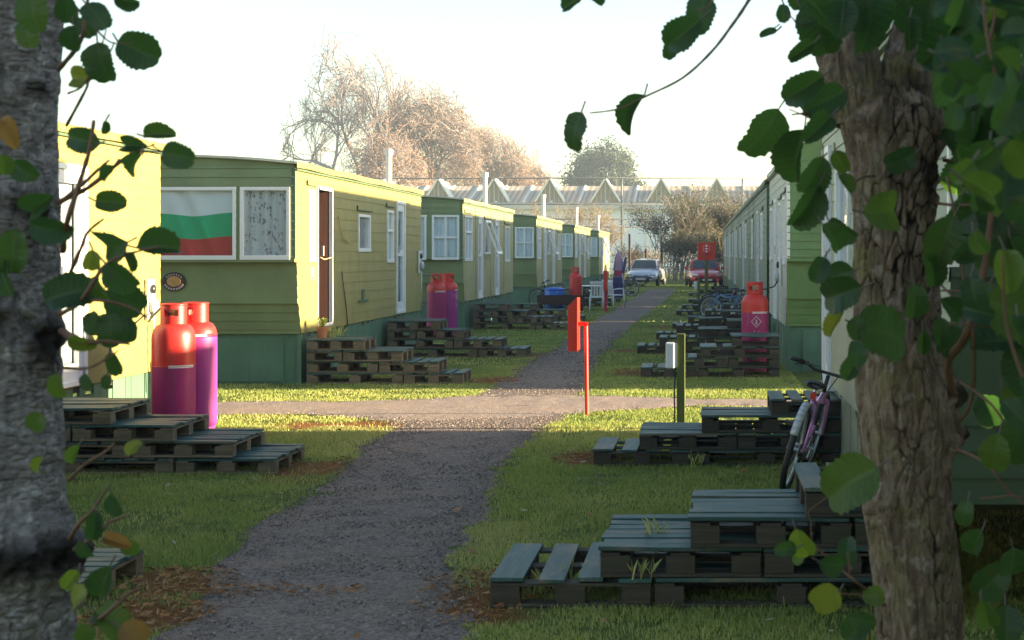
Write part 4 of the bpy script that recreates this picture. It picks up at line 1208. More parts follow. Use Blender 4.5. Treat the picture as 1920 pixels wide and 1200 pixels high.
# ------------------------------------------------------------------ bicycles
def bicycle(label, frame, loc, rot, name='bicycle', group=None, basket=False):
    root = thing(name, label, 'bicycle', loc, group); root.rotation_euler = rot
    rw, wb = .325, 1.0
    for yy, nm in ((-wb / 2, 0), (wb / 2, 1)):
        w_ = MB(); w_.torus((0, yy, rw), rw - .024, .024, 'x', 40, 8); to = w_.build('tyre', M['black'], root, world=False, smooth=True)
        w_ = MB(); w_.torus((0, yy, rw), rw - .052, .011, 'x', 36, 6); ro = w_.build('rim', M['steel'], to, world=False, smooth=True)
        w_ = MB()
        for i in range(24):
            t = 2 * math.pi * i / 24; sd = .022 if i % 2 else -.022
            w_.tube([(sd, yy + .014 * math.cos(t + .9), rw + .014 * math.sin(t + .9)), (0, yy + (rw - .055) * math.cos(t), rw + (rw - .055) * math.sin(t))], .0012, 3, False)
        w_.tube([(-.05, yy, rw), (.05, yy, rw)], .015, 8)
        w_.build('spokes', M['steel'], to, world=False)
    bb, seat, head, head2 = (0, -.08, .29), (0, -.235, .66), (0, .30, .66), (0, .335, .55)
    f = MB()
    f.tube([bb, seat], .019, 10); f.tube([seat, (0, .05, .60), head], .019, 10); f.tube([bb, (0, .2, .40), head2], .023, 10); f.tube([head, head2], .024, 10)
    for s in (-1, 1):
        f.tube([(s * .02, -.08, .29), (s * .045, -.3, .30), (s * .055, -wb / 2, rw)], .011, 8)
        f.tube([(s * .02, -.23, .63), (s * .045, -.33, .52), (s * .055, -wb / 2, rw)], .010, 8)
    f.build('frame', frame, root, world=False, smooth=True)
    f = MB()
    for s in (-1, 1): f.tube([(s * .045, .35, .60), (s * .048, .40, .48), (s * .05, wb / 2, rw)], .014, 8)
    f.tube([(-.05, .345, .60), (.05, .345, .60)], .02, 8); f.build('fork', frame, root, world=False, smooth=True)
    f = MB(); f.tube([seat, (0, -.275, .76)], .014, 8); f.build('seat_post', M['steel'], root, world=False, smooth=True)
    # saddle: broad rear, narrow nose
    s_ = MB(); sts = [(-.39, .055, .80, .05), (-.36, .082, .812, .055), (-.30, .078, .808, .05), (-.24, .045, .80, .04), (-.16, .026, .798, .032), (-.11, .018, .79, .026)]
    vs, fs, n = [], [], 12
    for (yy, hw, z, th) in sts:
        for k in range(n):
            t = 2 * math.pi * k / n
            vs.append((hw * math.cos(t), yy, z - th * .35 + th * .5 * math.sin(t)))
    for i in range(len(sts) - 1):
        for k in range(n): fs.append((i * n + k, i * n + (k + 1) % n, (i + 1) * n + (k + 1) % n, (i + 1) * n + k))
    fs += [tuple(range(n)), tuple(range((len(sts) - 1) * n, len(sts) * n))]
    s_.add(vs, fs); s_.build('saddle', M['blackp'], root, world=False, smooth=True)
    f = MB(); f.tube([head, (0, .275, .75), (0, .30, .80)], .016, 8)
    f.tube([(-.29, .20, .865), (-.2, .24, .86), (-.10, .29, .82), (.10, .29, .82), (.2, .24, .86), (.29, .20, .865)], .0125, 10)
    hb = f.build('handlebar', M['blackp'], root, world=False, smooth=True)
    for s in (-1, 1):
        f = MB(); f.tube([(s * .20, .24, .86), (s * .30, .195, .866)], .0175, 10); f.build('grip', M['black'], hb, world=False, smooth=True)
        f = MB(); f.tube([(s * .17, .255, .855), (s * .19, .30, .84), (s * .27, .28, .82)], .006, 6); f.box(s * .155, s * .185, .235, .275, .84, .875); f.build('brake_lever', M['blackp'], hb, world=False)
        f = MB(); f.tube([(s * .16, .27, .85), (s * .08, .38, .84), (s * .02, .36, .68)], .004, 6); f.build('brake_cable', M['black'], hb, world=False, smooth=True)
    f = MB(); f.torus((.045, -.08, .29), .085, .006, 'x', 24, 6); f.tube([(-.06, -.08, .29), (.075, -.08, .29)], .014, 8)
    f.tube([(.07, -.08, .29), (.075, -.02, .14)], .011, 6); f.tube([(-.07, -.08, .29), (-.075, -.14, .44)], .011, 6); co = f.build('crank', M['steel'], root, world=False)
    for s, (yy, z) in ((1, (-.02, .14)), (-1, (-.14, .44))):
        f = MB(); f.box(s * .08, s * .17, yy - .04, yy + .04, z - .012, z + .012); f.build('pedal', M['black'], co, world=False)
    f = MB(); f.torus((.035, -wb / 2, rw), .045, .008, 'x', 18, 6); f.tube([(.045, -.08, .375), (.036, -wb / 2, rw + .045)], .004, 5); f.tube([(.045, -.08, .205), (.036, -wb / 2, rw - .045)], .004, 5); f.build('chain', M['blackp'], root, world=False)
    f = MB(); disc(f, 0, -.30, .70, .022, .028, .02, 14); f.build('rear_reflector', M['red'], root, world=False)
    f = MB()   # mudguard
    for i in range(14):
        a, b = R(25 + i * 10), R(35 + i * 10); q = rw + .018
        for s in (-.028,):
            f.quad((s, -wb / 2 - q * math.cos(a), rw + q * math.sin(a)), (-s, -wb / 2 - q * math.cos(a), rw + q * math.sin(a)), (-s, -wb / 2 - q * math.cos(b), rw + q * math.sin(b)), (s, -wb / 2 - q * math.cos(b), rw + q * math.sin(b)))
    f.build('mudguard', M['zinc'], root, world=False, smooth=True, solid=.003)
    return root
bk = bicycle('pink and mauve bicycle leaning on the nearest right caravan', M['pink'], (.70, 10.75, 0), (0, R(15), R(-13)))
def bike_copy(frame, label, loc, rot):
    c = copy_tree(bk); c.location = loc; c.rotation_euler = rot; c['label'] = label; c['group'] = 'bicycles heaped along the rows'
    for ch in c.children:
        if ch.name.startswith(('frame', 'fork')):
            ch.data = ch.data.copy(); ch.data.materials[0] = frame
bike_copy(M['bikeblue'], 'blue bicycle at the front of the heap by the right caravans', (.70, 36.6, 0), (0, R(9), R(70)))
bike_copy(M['bikedark'], 'dark bicycle in the middle of the heap by the right caravans', (.75, 37.3, 0), (0, R(-7), R(84)))
bike_copy(M['bikeblue'], 'bluish bicycle at the back of the heap by the right caravans', (.6, 38.6, 0), (0, R(8), R(58)))
bike_copy(M['bikedark'], 'dark bicycle leaning beside the small far red cylinder', (-4.6, 45.0, 0), (0, R(-8), R(80)))
bike_copy(M['bikedark'], 'dark bicycle before the silver car on the left', (-3.3, 58, 0), (0, R(6), R(75)))
bike_copy(M['bikeblue'], 'far blue bicycle under the closed parasol', (-3.9, 60.5, 0), (0, R(-6), R(66)))

d = thing('flower_pot', 'small clay pot with a green plant on the tread under the open brown door', 'flower pot', (-5.02, 19.08, .592))
m = MB(); m.lathe([(.001, 0), (.055, 0), (.075, .12), (.085, .12), (.085, .15), (.07, .15), (.065, .13), (.001, .13)], (0, 0, 0), 18); m.build('pot', M['terracotta'], d, world=False, smooth=False)
g_ = np.random.default_rng(3); Vp = []
for i in range(26):
    a = g_.uniform(0, 6.28); l = g_.uniform(.06, .14); h = g_.uniform(.05, .16); ww = .014
    c_, s_ = math.cos(a), math.sin(a)
    Vp.append([(-5.02, 19.08, .71), (-5.02 + c_ * l * .6 - s_ * ww, 19.08 + s_ * l * .6 + c_ * ww, .72 + h), (-5.02 + c_ * l, 19.08 + s_ * l, .72 + h * .8), (-5.02 + c_ * l * .6 + s_ * ww, 19.08 + s_ * l * .6 - c_ * ww, .72 + h)])
np_mesh('leaves', np.array(Vp).reshape(-1, 3), np.arange(26 * 4).reshape(-1, 4), M['grass'], d, rnd=np.full(104, .4))

# ------------------------------------------------------------------ clutter by the third left caravan
d = thing('drum', 'blue plastic drum with a lid behind the dark bench', 'drum', (-4.50, 44.1, 0))
m = MB(); m.lathe([(.001, 0), (.26, 0), (.28, .03), (.30, .28), (.285, .30), (.30, .32), (.305, .56), (.28, .62)], (0, 0, 0), 30); m.build('barrel', M['bluedrum'], d, world=False, smooth=True)
m = MB(); m.lathe([(.30, .60), (.315, .62), (.30, .655), (.2, .69), (.001, .70)], (0, 0, 0), 30); m.build('lid', M['bluedrum'], d, world=False, smooth=True)
d = thing('bench', 'dark brown bench of rough planks before the blue drum', 'bench', (-4.24, 43.6, 0))
m = MB(); m.box(-.72, .72, -.18, .18, .40, .45); m.build('seat', M['bench'], d, world=False, bevel=.008)
m = MB(); m.box(-.72, .72, -.21, -.181, .18, .47); m.build('front_board', M['bench'], d, world=False, bevel=.006)
for x in (-.62, .62):
    m = MB(); m.box(x - .04, x + .04, -.16, .16, 0, .40); m.build('leg', M['bench'], d, world=False, bevel=.006)
d = thing('garden_table', 'white plastic garden table behind the far red cylinder', 'table', (-3.45, 45.4, 0))
m = MB(); m.box(-.42, .42, -.42, .42, .69, .725); m.build('table_top', M['plasticw'], d, world=False, bevel=.015)
for x in (-.34, .34):
    for y in (-.34, .34):
        m = MB(); m.tube([(x, y, .69), (x * 1.12, y * 1.12, 0)], [.035, .025], 8); m.build('leg', M['plasticw'], d, world=False, smooth=True)
def chair(label, x, y, rz):
    d = thing('garden_chair', label, 'chair', (x, y, 0), 'white plastic garden chairs'); d.rotation_euler = (0, 0, rz)
    m = MB(); m.box(-.22, .22, -.22, .22, .40, .43); m.build('seat', M['plasticw'], d, world=False, bevel=.012)
    m = MB()
    for i in range(5): m.obox((-.17 + i * .085, .235, .64), (1, 0, 0), (0, 1, .0), (0, .18, 1), .024, .010, .22)
    m.obox((0, .275, .86), (1, 0, 0), (0, 1, 0), (0, .18, 1), .22, .014, .04); m.build('backrest', M['plasticw'], d, world=False)
    for s in (-1, 1):
        m = MB(); m.tube([(s * .24, .22, .60), (s * .25, 0, .62), (s * .24, -.22, .60)], .018, 8); m.build('armrest', M['plasticw'], d, world=False, smooth=True)
        m = MB(); m.tube([(s * .23, -.22, .60), (s * .24, -.24, 0)], .02, 8); m.build('leg', M['plasticw'], d, world=False, smooth=True)
        m = MB(); m.tube([(s * .21, .22, .44), (s * .23, .27, 0)], .02, 8); m.build('leg', M['plasticw'], d, world=False, smooth=True)
chair('white slatted garden chair beside the far red cylinder', -3.12, 43.4, R(180))
chair('white garden chair behind the thin edge-on red sign', -2.78, 45.6, R(140))
d = thing('folded_pushchair', 'dark folded pushchair with pale straps past the garden chairs', 'pushchair', (-2.75, 47.5, 0))
m = MB(); m.obox((0, 0, .62), (1, 0, 0), (0, 1, .25), (0, -.25, 1), .17, .07, .36); m.build('folded_seat', M['navy'], d, world=False, bevel=.03)
m = MB()
for s in (-1, 1): m.tube([(s * .19, .18, .05), (s * .19, -.02, .6), (s * .16, -.22, 1.08)], .014, 8); m.tube([(s * .2, -.2, .05), (s * .19, .03, .55)], .014, 8)
m.build('tubes', M['zinc'], d, world=False, smooth=True)
for s in (-1, 1):
    for y in (.18, -.2):
        m = MB(); m.torus((s * .215, y, .085), .07, .016, 'x', 18, 6); m.build('wheel', M['black'], d, world=False, smooth=True)
d = thing('parasol', 'closed faded violet and crimson parasol near the silver car', 'parasol', (-3.85, 67.0, 0))
m = MB(); m.tube([(0, 0, 0), (0, 0, 1.9)], .022, 8); m.build('pole', M['zinc'], d, world=False)
m = MB(); vs, fs, n = [], [], 24
for j, (z, rr) in enumerate(((1.85, .03), (1.7, .10), (1.35, .17), (.95, .22))):
    for k in range(n): t = 2 * math.pi * k / n; q = rr * (1 + .28 * math.sin(t * 6 + j)); vs.append((q * math.cos(t), q * math.sin(t), z))
for j in range(3):
    for k in range(n): fs.append((j * n + k, j * n + (k + 1) % n, (j + 1) * n + (k + 1) % n, (j + 1) * n + k))
m.add(vs, fs); m.build('canopy', M['violet'], d, world=False, smooth=True)
m = MB(); m.lathe([(.20, .95), (.24, .8), (.20, .5), (.06, .25)], (0, 0, 0), 18); m.build('lower_cloth', M['crimson'], d, world=False, smooth=True)
m = MB(); m.obox((.27, -.05, 1.15), (1, 0, .2), (0, 1, 0), (.18, 0, 1), .06, .1, .42); m.build('hanging_flap', M['navy'], d, world=False, bevel=.02)
# ------------------------------------------------------------------ cars
def carpaint(name, col, metal=0.3):
    m = NT(name); v = m.coords(); f = m.noise(v, 3, 3)
    c = m.mix(f, tuple(x * .9 for x in col), tuple(min(1, x * 1.08) for x in col))
    return m.bsdf(c, 0.28, metal, spec=0.5, coat=1.0)
M['carsilver'] = carpaint('silver_blue_car_paint', (0.50, 0.52, 0.60), .4)
M['carred'] = carpaint('red_car_paint', (0.66, 0.018, 0.02), .05)
M['carglass'] = plain('dark_car_glass', (0.03, 0.04, 0.05), 0.05, spec=0.8, var=0)
M['lamp'] = plain('headlamp_lens', (0.75, 0.75, 0.78), 0.12, metal=.6)
def car(label, x, y, mat, rz=0.0):
    root = thing('parked_car', label, 'car', (x, y, 0), 'cars parked at the end of the path'); root.rotation_euler = (0, 0, rz)
    # stations along the length, front at y=-2.05: (y, half width, sill z, shoulder z, roof half width or None, roof z)
    st = [(-2.08, .62, .32, .52), (-2.02, .76, .24, .62), (-1.85, .83, .20, .72), (-1.3, .87, .19, .86), (-.75, .88, .19, .94), (.4, .885, .19, .97), (1.4, .87, .19, .98), (1.9, .82, .22, .93), (2.05, .70, .30, .80)]
    vs, fs = [], []
    for (yy, hw, z0, z1) in st:
        ring = [(-hw * .93, z0), (-hw, z0 + (z1 - z0) * .35), (-hw * .99, z0 + (z1 - z0) * .75), (-hw * .88, z1 - .02), (-hw * .4, z1 + .03), (0, z1 + .045), (hw * .4, z1 + .03), (hw * .88, z1 - .02), (hw * .99, z0 + (z1 - z0) * .75), (hw, z0 + (z1 - z0) * .35), (hw * .93, z0)]
        vs += [(a, yy, b) for a, b in ring]
    n = 11
    for i in range(len(st) - 1):
        for k in range(n - 1): fs.append((i * n + k, i * n + k + 1, (i + 1) * n + k + 1, (i + 1) * n + k))
        fs.append((i * n + n - 1, i * n, (i + 1) * n, (i + 1) * n + n - 1))
    fs += [tuple(range(n)), tuple(range((len(st) - 1) * n, len(st) * n))]
    m = MB(); m.add(vs, fs); m.build('body', mat, root, world=False, smooth=True, subsurf=1)
    # cabin
    cab = [(-.95, .78, .93, .02), (-.30, .62, 1.42, .5), (.55, .63, 1.47, .5), (1.35, .60, 1.40, .5), (1.85, .70, .95, .02)]
    vs, fs = [], []
    for (yy, hw, z, t) in cab:
        vs += [(-.80, yy, .90), (-hw, yy, z - .05), (-hw * .6, yy, z), (hw * .6, yy, z), (hw, yy, z - .05), (.80, yy, .90)]
    for i in range(len(cab) - 1):
        for k in range(5): fs.append((i * 6 + k, i * 6 + k + 1, (i + 1) * 6 + k + 1, (i + 1) * 6 + k))
    m = MB(); m.add(vs, fs); m.build('roof', mat, root, world=False, smooth=False)
    def pane(nm, pts, off):
        m = MB(); c = sum((Vector(p) for p in pts), Vector()) / 4; nrm = (Vector(pts[1]) - Vector(pts[0])).cross(Vector(pts[3]) - Vector(pts[0])).normalized()
        if nrm.dot(Vector(off)) < 0: nrm = -nrm
        q = [c + (Vector(p) - c) * .93 + nrm * .012 for p in pts]; m.add(q, [(0, 1, 2, 3)]); m.build(nm, M['carglass'], root, world=False, solid=.004)
    pane('windscreen', [(-.74, -.93, .94), (.74, -.93, .94), (.60, -.32, 1.39), (-.60, -.32, 1.39)], (0, -1, .5))
    for s in (-1, 1):
        pane('side_window', [(s * .79, -.75, .95), (s * .79, .55, .95), (s * .64, .5, 1.40), (s * .63, -.25, 1.37)], (s, 0, 0))
        pane('side_window', [(s * .79, .6, .95), (s * .79, 1.5, .95), (s * .61, 1.3, 1.34), (s * .64, .58, 1.40)], (s, 0, 0))
        m = MB(); m.obox((s * .62, -1.955, .60), (1, s * .25, 0), (0, 1, .5), (0, -.3, 1), .16, .06, .075); m.build('headlight', M['lamp'], root, world=False, bevel=.02)
        m = MB(); m.obox((s * .98, -.62, .98), (1, 0, 0), (0, 1, 0), (0, 0, 1), .09, .06, .06); m.build('wing_mirror', mat, root, world=False, bevel=.03)
        for yy in (-1.3, 1.3):
            m = MB(); m.torus((s * .80, yy, .31), .22, .09, 'x', 28, 10); wo_ = m.build('wheel', M['black'], root, world=False, smooth=True)
            m = MB(); m.lathe([(.001, s * .845), (.14, s * .85), (.19, s * .87), (.20, s * .84)], (0, yy, .31), 20, 'x'); m.build('rim', M['steel'], wo_, world=False, smooth=True)
    m = MB(); m.box(-.46, .46, -2.105, -2.02, .30, .44); m.build('grille', M['blackp'], root, world=False, bevel=.02)
    m = MB(); m.box(-.26, .26, -2.115, -2.106, .34, .42); m.build('number_plate', M['label'], root, world=False)
    m = MB(); m.box(-.40, .40, -2.06, -1.98, .535, .60); m.build('upper_grille', M['blackp'], root, world=False, bevel=.02)
    return root
car('silver-blue car facing the camera at the end of the path', -3.0, 78.5, M['carsilver'], R(-6))
car('red car facing the camera behind the red square sign', .12, 76.5, M['carred'], R(5))

# ------------------------------------------------------------------ long pale building with a row of little gables
M['clad'] = paint('pale_cladding', (0.84, 0.87, 0.95), var=.04, dirt_amt=.12)
def mk_roofsheet():
    m = NT('tan_roof_sheet'); v = m.coords((1, 1, 1), rand=False)
    wv = m.n('ShaderNodeTexWave', _wave_type='BANDS', _bands_direction='X'); wv.inputs['Scale'].default_value = .62; wv.inputs['Distortion'].default_value = .6; m.link(v, wv.inputs[0])
    nz = m.noise(v, 1.3, 4)
    c = m.mix(m.rampf(wv.outputs['Fac'], .35, .65), (0.40, 0.30, 0.20), (0.60, 0.55, 0.48)); c = m.mix(m.math('MULTIPLY', nz, .5), c, (0.36, 0.28, 0.2))
    return m.bsdf(c, .8)
M['roofsheet'] = mk_roofsheet()
M['bargeboard'] = plain('white_barge_board', (0.82, 0.80, 0.74), .7)
M['gablepanel'] = plain('tan_gable_panel', (0.36, 0.29, 0.20), .7)
bld = thing('industrial_building', 'long pale building with a row of small roof gables beyond the hedge', 'building', (-16, 134, 0))
m = MB(); m.box(-62, 30, 130, 131, -.2, 6.35); m.box(-62, 30, 131, 158, -.2, 6.0); m.build('wall', M['clad'], bld)
m = MB(); m.quad((-62, 129.6, 6.36), (30, 129.6, 6.36), (30, 137, 8.2), (-62, 137, 8.2)); m.quad((-62, 137, 8.2), (30, 137, 8.2), (30, 158, 6.2), (-62, 158, 6.2))
rfb = m.build('roof', M['roofsheet'], bld)
m = MB(); x = -61
while x < 30:
    m.obox((x, 133.3, 7.33), (1, 0, 0), (0, 7.4, 1.84), (0, -1.84, 7.4), .09, 3.8, .05); x += 2.5
m.build('roof_ribs', M['bargeboard'], rfb)
m = MB(); m.box(-62, 30, 129.5, 129.95, 5.75, 6.34); m.build('gutter_band', M['zinc'], bld)
m = MB(); x = -60
while x < 30: m.box(x, x + .12, 129.93, 130, 0, 5.75); x += 5.0
m.build('wall_joints', M['bargeboard'], bld)
for i in range(18):
    x = -58 - .1 + i * 5.02 - .75
    m = MB(); hw, zb, zt, yf, yb = 1.3, 6.4, 8.45, 129.7, 135.0
    m.add([(x - hw, yf + .25, zb), (x + hw, yf + .25, zb), (x, yf + .25, zt), (x - hw, yb, zb), (x + hw, yb, zb), (x, yb, zt)], [(0, 1, 2), (0, 2, 5, 3), (1, 4, 5, 2)])
    go = m.build('roof_gable', M['gablepanel'], bld)
    m = MB()
    for s in (-1, 1):
        m.obox((x + s * hw * .52, yf + 1.0, (zb + zt) / 2 + .06), (-s * hw, 0, zt - zb), (0, 1, 0), (s * (zt - zb), 0, hw), 1.24, 1.1, .07)
    m.build('barge_boards', M['bargeboard'], go)
    m = MB(); m.box(x - .05, x + .05, yf + .16, yf + .245, zb, zt - .25)
    for q in (-.8, -.4, .4, .8): m.box(x + q - .03, x + q + .03, yf + .2, yf + .246, zb, zt - .2 - abs(q) * 1.6)
    m.build('gable_bars', M['zinc'], go)
# rail frame standing in front of it
M['rail'] = plain('backlit_steel_rail', (0.16, 0.17, 0.18), 0.6)  # rail colour darkened to hold its backlit shade
fr = thing('rail_frame', 'open steel frame with four long horizontal rails before the pale building', 'frame', (-10, 112, 0))
for z in (7.62, 5.58, 4.42, 3.82):
    m = MB(); m.tube([(-40, 112, z), (-25, 112, z - .02), (-10, 112, z + .02), (5.4 if z > 6 else 3.2, 112, z)], .06, 6); m.build('rail', M['rail'], fr, smooth=True)
for x in (-40, -25, -6.2, 3.2):
    m = MB(); m.tube([(x, 112.1, -.2), (x, 112.1, 7.7)], .075, 8); m.build('upright', M['rail'], fr, smooth=True)

# ------------------------------------------------------------------ far trees and shrubs
def leafcards(P_, n, size, seed, cl=1):
    """n small leaf-sized faces round points P_ (k,3) with jitter radius in column 3"""
    g = np.random.default_rng(seed)
    idx = g.integers(0, len(P_), n)
    c = P_[idx, :3] + g.normal(0, 1, (n, 3)) * P_[idx, 3:4]
    a = g.normal(0, 1, (n, 3)); a /= np.linalg.norm(a, axis=1, keepdims=True)
    b = np.cross(a, g.normal(0, 1, (n, 3))); b /= np.linalg.norm(b, axis=1, keepdims=True)
    s = size * g.uniform(.5, 1.3, (n, 1))
    V = np.stack([c - a * s, c + b * s * .55, c + a * s, c - b * s * .55], 1)
    return V.reshape(-1, 3), np.arange(n * 4).reshape(n, 4), np.repeat(g.random(n), 4), idx
def mk_leaf(name, stops, trans, amt=.35, rough=.6):
    m = NT(name); r = m.rnd(); c = m.ramp(r, stops); return m.bsdf(c, rough, spec=.25, trans=(trans, amt))
M['lf_orange'] = mk_leaf('russet_leaf', [(0, (0.17, 0.12, 0.10)), (.5, (0.29, 0.20, 0.15)), (.8, (0.38, 0.26, 0.19)), (1, (0.36, 0.31, 0.22))], (0.36, 0.26, 0.19))
M['lf_russet'] = mk_leaf('russet_leaf_warm', [(0, (0.21, 0.13, 0.09)), (.5, (0.32, 0.19, 0.125)), (.8, (0.40, 0.25, 0.16)), (1, (0.38, 0.31, 0.20))], (0.38, 0.24, 0.15))
M['lf_brown'] = mk_leaf('brown_yellow_leaf', [(0, (0.12, 0.09, 0.04)), (.6, (0.24, 0.17, 0.07)), (1, (0.36, 0.26, 0.08))], (0.4, 0.28, 0.08))
M['lf_green'] = mk_leaf('dull_green_leaf', [(0, (0.025, 0.042, 0.034)), (.6, (0.045, 0.065, 0.05)), (1, (0.12, 0.10, 0.06))], (0.05, 0.07, 0.04))
M['lf_hedge'] = mk_leaf('hedge_leaf', [(0, (0.03, 0.04, 0.022)), (.5, (0.07, 0.075, 0.04)), (.85, (0.15, 0.12, 0.06)), (1, (0.36, 0.28, 0.10))], (0.12, 0.11, 0.05))
M['twig'] = plain('grey_brown_twig', (0.22, 0.185, 0.18), .85)
M['twigpale'] = plain('pale_bare_twig', (0.27, 0.235, 0.24), .85)

def branch_tree(rs, base, H, spread, depth_max, r0, lean=(0, 0), trunk_h=.22, nb=(3, 5), tw=.7):
    """segments list of (p0,p1,r0,r1) and list of end points"""
    g = random.Random(rs); segs = []; ends = []
    def grow(p, d, l, r, lev):
        n = 3
        for i in range(n):
            q = p + d * (l / n)
            segs.append((p, q, r * (1 - .25 * i / n), r * (1 - .25 * (i + 1) / n))); p = q
            d = (d + Vector((g.gauss(0, .10), g.gauss(0, .10), g.gauss(.03, .06)))).normalized()
            if lev >= 2 and i < n - 1 and lev < depth_max:
                side(p, d, l, r, lev)
        if lev >= depth_max: ends.append(p); return
        for k in range(g.randint(*nb)): side(p, d, l, r, lev)
    def side(p, d, l, r, lev):
        v = Vector((g.gauss(0, 1), g.gauss(0, 1), g.gauss(0, .6)))
        v = (v - d * v.dot(d)); v.normalize()
        ang = g.uniform(.35, .85) * spread
        nd = (d * math.cos(ang) + v * math.sin(ang)); nd.z += .10; nd.normalize()
        grow(p, nd, l * g.uniform(tw - .1, tw + .12), r * g.uniform(.5, .68), lev + 1)
    b = Vector(base)
    grow(b, Vector((lean[0], lean[1], 1)).normalized(), H * trunk_h, r0, 0)
    return segs, ends
def seg_mesh(name, segs, mat, parent, n=4, rmin=.02):
    k = len(segs)
    p0 = np.array([s[0] for s in segs]); p1 = np.array([s[1] for s in segs])
    a = np.maximum(np.array([s[2] for s in segs]), rmin); b = np.maximum(np.array([s[3] for s in segs]), rmin)
    d = p1 - p0; d /= np.linalg.norm(d, axis=1, keepdims=True) + 1e-9
    up = np.where(np.abs(d[:, 2:3]) < .9, np.array([[0, 0, 1.]]), np.array([[1., 0, 0]]))
    u = np.cross(d, up); u /= np.linalg.norm(u, axis=1, keepdims=True); v = np.cross(u, d)
    V = np.zeros((k, 2 * n, 3))
    for j in range(n):
        t = 2 * math.pi * j / n; o = u * math.cos(t) + v * math.sin(t)
        V[:, j] = p0 + o * a[:, None]; V[:, n + j] = p1 + o * b[:, None]
    base = np.arange(k)[:, None] * 2 * n
    Fs = np.concatenate([base + np.array([[j, (j + 1) % n, n + (j + 1) % n, n + j]]) for j in range(n)])
    return np_mesh(name, V.reshape(-1, 3), Fs, mat, parent, smooth=True)
def far_tree(label, x, y, H, seed, twig, leaf, nleaf, lsize, spread=1.0, depth=5, r0=.5, lean=(0, 0), jit=.5, group='far trees', tw=.72, rmin=.03, nb=(3, 4), trunk_h=.22, Rc=8.5):
    root = thing('bare_tree' if nleaf < 4000 else 'autumn_tree', label, 'tree', (x, y, 0), group)
    segs, ends = branch_tree(seed, (x, y, -.2), H, spread, depth, r0, lean, trunk_h, nb, tw)
    zs_ = sorted(e.z for e in ends); k = 1.0 / zs_[int(len(zs_) * .97)]
    def wp(v):      # domed crown
        dx, dy = (v.x - x) * k * H, (v.y - y) * k * H; r_ = math.hypot(dx, dy) / Rc; g_ = 1 / (1 + r_ ** 3) ** (1 / 3.0)
        f_ = math.sqrt(max(.16, 1 - min(1, r_ * g_) ** 2 * .80)); zz = v.z * k * H; zb = H * .22
        return Vector((x + dx * g_, y + dy * g_, zz if zz < zb else zb + (zz - zb) * f_))
    segs = [(wp(a), wp(b), r * k * H, q * k * H) for a, b, r, q in segs]; ends = [wp(e) for e in ends]
    big = [s for s in segs if s[2] > .16]; small = [s for s in segs if s[2] <= .16]
    if big: seg_mesh('trunk', big, twig, root, 6, rmin)
    seg_mesh('branches', small, twig, root, 3, rmin)
    if nleaf:
        E = np.array([(e.x, e.y, e.z, jit) for e in ends])
        V, Fs, rr, _ = leafcards(E, nleaf, lsize, seed)
        cl = fbm(V * .45, 3, seed) ; np_mesh('crown', V, Fs, leaf, root, rnd=np.clip(rr * .55 + (cl - .5) * 1.6 + .25, 0, 1))
    return root, len(segs), len(ends)
info = []
info.append(far_tree('tall bare-twigged tree rising behind the left caravans', P(662, 0, 178)[0], 178, 28.6, 26, M['twigpale'], M['lf_orange'], 1200, .10, 1.0, 6, .46, nb=(2, 3), tw=.80, jit=.5, rmin=.022, trunk_h=.2, Rc=9.6))
info.append(far_tree('broad russet tree right of the tall bare one', P(790, 0, 172)[0], 172, 23.0, 8, M['twig'], M['lf_russet'], 17000, .11, 1.2, 6, .40, nb=(2, 4), tw=.76, jit=.5, rmin=.022, Rc=8.4))
info.append(far_tree('shorter russet tree in front of the bare one', P(712, 0, 168)[0], 168, 17.6, 18, M['twig'], M['lf_russet'], 8000, .11, 1.2, 6, .36, nb=(2, 3), tw=.77, jit=.5, rmin=.022, Rc=6.5))
info.append(far_tree('lower russet tree sloping down to the right', P(905, 0, 186)[0], 186, 18.2, 19, M['twig'], M['lf_russet'], 12000, .12, 1.2, 6, .38, nb=(2, 4), tw=.76, jit=.5, rmin=.022, Rc=8.2))
info.append(far_tree('small russet tree at the right end of the far trees', P(985, 0, 192)[0], 192, 13.6, 30, M['twig'], M['lf_russet'], 8000, .12, 1.2, 6, .33, nb=(2, 4), tw=.74, jit=.5, rmin=.022, Rc=6.2))
info.append(far_tree('thin pale bare tree left of the russet trees', P(588, 0, 184)[0], 184, 14.0, 24, M['twigpale'], M['lf_orange'], 300, .10, 1.1, 5, .25, nb=(2, 3), tw=.80, rmin=.024, Rc=6))
# round dark green tree: clumps
def round_tree(label, x, y, H, Wd, seed):
    root = thing('round_tree', label, 'tree', (x, y, 0), 'far trees'); g = np.random.default_rng(seed)
    segs, ends = branch_tree(seed, (x, y, -.2), H, 1.0, 3, .55, trunk_h=.3)
    top = max(e.z for e in ends); k = H * .8 / top
    segs = [(Vector((x + (a.x - x) * k, y + (a.y - y) * k, a.z * k)), Vector((x + (b.x - x) * k, y + (b.y - y) * k, b.z * k)), r * k, q * k) for a, b, r, q in segs]
    seg_mesh('trunk', segs, M['twig'], root, 5, .06)
    n = 95; u = g.normal(0, 1, (n, 3)); u /= np.linalg.norm(u, axis=1, keepdims=True)
    rr = g.uniform(.45, 1.0, (n, 1)) ** .6
    c = np.array([[x, y, H * .62]]) + u * rr * np.array([[Wd / 2 * .88, Wd / 2 * .88, H * .36]])
    E = np.concatenate([c, g.uniform(.5, 1.1, (n, 1))], 1)
    V, Fs, r_, idx = leafcards(E, 26000, .22, seed)
    tone = g.random(n)[idx]
    np_mesh('crown', V, Fs, M['lf_green'], root, rnd=np.clip(np.repeat(tone, 4) * .6 + r_ * .4, 0, 1))
round_tree('dark green round-headed tree above the pale roof', P(1134, 0, 215)[0], 215, 18.5, 12.4, 71)

